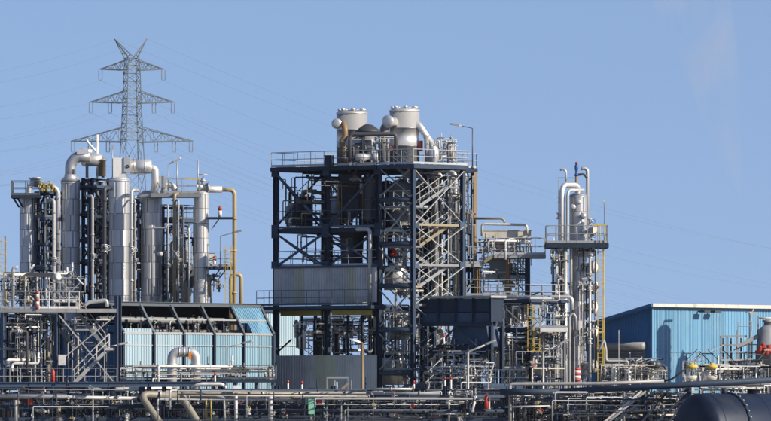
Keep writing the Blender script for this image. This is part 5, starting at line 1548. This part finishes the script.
tube_part(r1_, [P(-10, 395.5, YK - 2.9), P(137, 398.5, YK - 2.9)], .13, 'lightgrey', n=10)
tube_part(r1_, [P(20, 389.5, YK - 1.8), P(84, 389.5, YK - 1.8)], .14, 'lightgrey', n=10)
tube_part(r1_, [P(86, 389.5, YK - 1.6), P(172, 388.5, YK - 1.6)], .13, 'white', n=10)
tube_part(r1_, [P(16, 425, YK - 3), P(16, 400, YK - 3)], .11, 'lightgrey', n=10)
for px in (85, 112, 142): MB().tube(P(px, 381, YK - 2.0), P(px, 396, YK - 2.0), .2, 12).build('pot', 'navy', r1_)
MB().lathe(P(58, 421, YK - 3), [(.35, -.1), (.35, .1), (.1, .2)], 16, V((0, -1, 0))).build('hand_wheel_cover', 'darkgrey', r1_)
# red pots on the left rack
t = thing('red_drum', 'red drum standing on the left pipe rack under the pale pipe', 'drum', P(30, 405, YK - 2.6))
MB().lathe(P(30, 405, YK - 2.6), [(.22, 0), (.22, .45), (.24, .45), (.24, .5), (.22, .5), (.22, .6)], 14).build('body', 'red', t)
MB().tube(P(30, 396.8, YK - 2.6), P(30, 395.6, YK - 2.6), .12, 10).build('lid', 'darkgrey', t)
# fat beige pipes that double back down towards the camera
for i, (xa, xe, y0, xd, yy, lb_) in enumerate(((140, 180, 394, 166, YK - 3.6, 'left fat beige pipe bending back down at the front'), (180, 366, 394, 204, YK - 3.3, 'long fat beige pipe with elbow running before the tower'))):
    t = thing('beige_pipe', lb_, 'pipe', P(xa, y0, yy), 'fat beige pipes on the front rack')
    e = P(xd, 432, yy - 1.2)
    tube_part(t, [P(xe, y0 + 1.5, yy + (1.2 if i == 0 else 0)), P(xa, y0, yy), e, V((e.x + .8, e.y - .4, 0))], .25, 'beige', n=16, bend=.65)
    for px in ((160,) if i == 0 else (225, 262, 300, 345)):
        MB().tube(P(px, y0 + .6, yy + (.5 if i == 0 else 0)), P(px + 1.4, y0 + .6, yy + (.5 if i == 0 else 0)), .32, 16).build('flange', 'galv', t)
        MB().box(P(px, y0 + 6, yy), .18, .3, .4, XA, Yv).build('shoe', 'navy', t)
tube_part(r2_, [P(192, 387, YK - 2.6), P(200, 384, YK - 2.8), P(222, 384, YK - 2.8), P(226, 388, YK - 2.8)], .12, 'white', n=10)
tube_part(r2_, [P(188, 390, YK - 4), P(222, 397, YK - 4.1), P(224, 398, YK - 4.1), P(225, 425, YK - 4.1)], .08, 'lightgrey', n=10)
tube_part(r2_, [P(236, 425, YK - 3.9), P(236, 388, YK - 3.9)], .12, 'white', n=10)
MB().box(P(237, 389, YK - 4), .5, .4, .5, XA, Yv).build('white_box', 'white', r2_)
tube_part(r2_, [P(270.5, 425, YK - 3.9), P(270.5, 393, YK - 3.9)], .16, 'lightgrey', n=12)
for px in (206, 211): tube_part(r2_, [P(px, 425, YK - 3.4), P(px, 398, YK - 3.4)], .07, 'yellow_dull', n=8)
for (a_, b_, py, r, m_) in ((372, 440, 393.5, .12, 'grey'), (452, 500, 399, .09, 'lightgrey'), (440, 476, 402, .06, 'galv'), (370, 412, 389, .09, 'galv'), (285, 305, 400, .08, 'lightgrey'), (395, 430, 410, .07, 'lightgrey'), (430, 470, 414, .06, 'galv'), (368, 505, 397, .16, 'navy'), (230, 508, 411, .14, 'navy')):
    tube_part(r2_, [P(a_, py, YK - 2.8), P(b_, py, YK - 2.8)], r, m_, n=10, flange=True)
tube_part(r2_, [P(476, 396, YK - 3), P(472, 412, YK - 3.2)], .09, 'white', n=8)
# small coloured things on the middle rack
t = thing('mint_cabinet', 'mint green cabinet on the front rack before the tower cladding', 'cabinet', P(311, 414, YK - 3.2))
MB().box(P(311.5, 402, YK - 3.2), .42, .4, 1.7, XA, Yv).build('body', 'mint', t)
MB().box(P(308, 399, YK - 3.1), .3, .3, .7, XA, Yv).build('side_box', 'mint', t)
MB().box(P(311.5, 388.3, YK - 3.2), .5, .46, .1, XA, Yv).build('lid', 'navy', t)
MB().span(P(311.5, 414, YK - 3.2), V((X(311.5, YK - 3.2), YK - 3.2, 0)), .15, .15).build('leg', 'grey', t)
t = thing('red_box', 'small dark red and white box right of mint cabinet', 'box', P(321, 404, YK - 3))
MB().box(P(319.5, 400, YK - 3), .25, .3, .6, XA, Yv).build('body', 'red', t)
MB().box(P(323, 400, YK - 3), .18, .3, .65, XA, Yv).build('door', 'white', t)
t = thing('red_drum', 'red and white drum hanging on the middle rack left of the white frame', 'drum', P(487, 410, YK - 3.2))
MB().lathe(P(486.5, 409, YK - 3.2), [(.15, 0), (.15, .85), (.08, .95)], 12).build('body', 'red', t)
MB().box(P(489.5, 403, YK - 3.2), .1, .2, .8, XA, Yv).build('label_plate', 'white', t)
t = thing('camera_gantry', 'grey tubular stand with tilted floodlight in front of tower cladding', 'stand', gnd(338, YK - 3))
for px in (327, 348): MB().span(V((X(px, YK - 3), YK - 3, 0)), P(px, 377.5, YK - 3), .07, .07).build('post', 'grey', t)
MB().span(P(326.5, 377.5, YK - 3), P(348.5, 377.5, YK - 3), .1, .14).build('bar', 'grey', t)
MB().span(P(342, 389, YK - 3.1), P(349, 383, YK - 3.1), .25, .18).build('floodlight', 'ochre', t)
MB().span(V((X(341.5, YK - 3.1), YK - 3.1, 0)), P(341.5, 388, YK - 3.1), .07, .07).build('floodlight_post', 'lightgrey', t)
MB().box(P(356.5, 397.3, YK - 3), .45, .1, .14, XA, Yv).build('yellow_sign', 'yellow', t)
for i, (px, py) in enumerate(((276, 376), (250, 420), (357, 418))): pass
# white portal frames of the right rack
tube_part(r3_, [P(510, 425, YK - 3), P(510, 384, YK - 3), P(600, 383.5, YK - 3), P(664, 381, YK - 3)], .12, 'lightgrey', n=12, bend=.2)
for px, m_ in ((557, 'navy'), (588, 'grey'), (624, 'lightgrey')): MB().ibeam(V((X(px, YK - 2.8), YK - 2.8, 0)), P(px, 392, YK - 2.8), .18, .18).build('post', m_, r3_)
tube_part(r3_, [P(505, 407, YK - 3.4), P(550, 406, YK - 3.4)], .06, 'galv', n=8)
tube_part(r3_, [P(500, 392, YK - 3.6), P(560, 391.5, YK - 3.6)], .22, 'navy', n=12)
tube_part(r3_, [P(560, 391.5, YK - 3.6), P(790, 379, YK - 4.6)], .22, 'navy', 'sloping_main', n=14)
for i, (a_, b_, m_) in enumerate(((602, 642, 'white'), (606, 646, 'lightgrey'), (612, 655, 'navy'), (640, 668, 'navy'), (655, 690, 'navy'), (668, 692, 'steelblue'))):
    MB().span(P(a_, 424, YK - 2.9 - .12 * i), P(b_, 391, YK - 2.9 - .12 * i), .14, .14).build('brace', m_, r3_)
for py, m_ in ((400, 'lightgrey'), (411, 'white'), (405, 'galv'), (416, 'cream')):
    tube_part(r3_, [P(572, py, YK - 1.8), P(690, py - 1, YK - 1.8)], .08, m_, n=8)
r3_b = thing('foot_pipework', 'pipes carried above the big dark tank at bottom right', 'pipes', gnd(720, YK))
tube_part(r3_b, [P(664, 384.5, YK + 3), P(800, 383, YK + 3)], .16, 'grey', n=12)
clutter(r3_b, 676, 775, 385, 400, YK + 1, YK + 4, 26, seed=211, vert=.3, rmax=.07, mats=['cream', 'lightgrey', 'navy', 'darkgrey', 'white'])
MB().span(V((X(700, YK + 3), YK + 3, 0)), P(700, 384, YK + 3), .2, .2).build('post', 'navy', r3_b)

# big dark tank, its near end turned to the left
YT = -40.0
t = thing('dark_tank', 'huge dark navy horizontal tank with bolted ring at bottom right corner', 'tank', gnd(735, YT))
ax = V((.82, .57, 0)).normalized()
RT = 2.6
cz = Z(393.5, YT) - RT
hc = V((X(698, YT), YT - 2.0, cz))
n = 40
MB().lathe(hc, [(.05, -1.0)] + [(RT * sin(i / 10 * pi / 2), -1.0 * cos(i / 10 * pi / 2)) for i in range(1, 10)] + [(RT, 0), (RT, 14)], n, ax).build('shell', 'tank_navy', t)
for d_ in (2.4, 7.5):
    MB().lathe(hc + ax * d_, [(RT, 0), (RT + .1, 0), (RT + .1, .22), (RT, .22)], n, ax).build('ring', 'navy', t)
    bl = MB()
    u = ax.orthogonal().normalized(); w_ = ax.cross(u)
    for i in range(36):
        an = 2 * pi * i / 36
        e = u * cos(an) + w_ * sin(an)
        bl.tube(hc + ax * (d_ + .11) + e * (RT + .08), hc + ax * (d_ + .11) + e * (RT + .2), .055, 6)
    bl.build('bolts', 'grey', t, kind='stuff')
for d_ in (.4, 4.4, 6.0):
    MB().lathe(hc + ax * d_, [(RT, 0), (RT + .018, .02), (RT + .018, .05), (RT, .07)], n, ax).build('weld_seam', 'tank_navy', t)
for d_ in (1.2, 9):
    MB().box(V((hc + ax * d_)[:2] + (0.5,)) , .5, 3.5, 1.3, ax, ax.cross(UP)).build('saddle', 'concrete', t)
tube_part(t, [hc + ax * 2.2 + UP * (RT - .05), hc + ax * 2.2 + UP * (RT + .35)], .2, 'navy', n=12)
MB().lathe(hc + ax * 4.6 + UP * RT, [(.35, -.1), (.35, .25), (.45, .25), (.45, .35)], 16).build('manway', 'navy', t)

# ------------------------------------------------------------------ faint steam
def steam():
    Y = 900.0
    mb = MB()
    ctl = [(746, 200, .4), (738, 165, 10), (728, 125, 19), (721, 85, 25), (712, 45, 32), (700, 10, 38), (690, -30, 42), (680, -70, 30), (676, -95, .4)]
    mb.sweep([P(a - 5, b, Y) for a, b, c in ctl], [c * k(Y) for a, b, c in ctl], 18)
    o = mb.build('steam_plume', 'white')
    o['kind'] = 'stuff'
    m = bpy.data.materials.new('steam'); m.use_nodes = True
    n_ = m.node_tree.nodes; l = m.node_tree.links
    n_.clear()
    out = n_.new('ShaderNodeOutputMaterial'); vol = n_.new('ShaderNodeVolumePrincipled')
    vol.inputs['Color'].default_value = (1, .95, .92, 1)
    tc = n_.new('ShaderNodeTexCoord'); mp = n_.new('ShaderNodeMapping'); mp.inputs['Scale'].default_value = (.13, .13, .06)
    nz = n_.new('ShaderNodeTexNoise'); nz.inputs['Scale'].default_value = 1; nz.inputs['Detail'].default_value = 4
    l.new(tc.outputs['Object'], mp.inputs['Vector']); l.new(mp.outputs['Vector'], nz.inputs['Vector'])
    mr = n_.new('ShaderNodeMapRange'); mr.inputs['From Min'].default_value = .4; mr.inputs['From Max'].default_value = .75
    mr.inputs['To Max'].default_value = .05
    l.new(nz.outputs['Fac'], mr.inputs['Value'])
    l.new(mr.outputs['Result'], vol.inputs['Density'])
    l.new(vol.outputs['Volume'], out.inputs['Volume'])
    o.data.materials.clear(); o.data.materials.append(m)


steam()

# ------------------------------------------------------------------ thin summer haze over the plant and the country behind it
HAZE = 0.000014
hz = MB()
hz.hexa(V((0, 4050, 54)), V((5200, 0, 0)), V((0, 5150, 0)), V((0, 0, 56)))
ho = hz.build('haze', 'white')
ho['kind'] = 'stuff'
hm_ = bpy.data.materials.new('haze'); hm_.use_nodes = True
hn_ = hm_.node_tree.nodes
hn_.clear()
hout = hn_.new('ShaderNodeOutputMaterial'); hv = hn_.new('ShaderNodeVolumePrincipled')
hv.inputs['Color'].default_value = (.8, .86, 1, 1)
hv.inputs['Density'].default_value = HAZE
hm_.node_tree.links.new(hv.outputs['Volume'], hout.inputs['Volume'])
ho.data.materials.clear(); ho.data.materials.append(hm_)
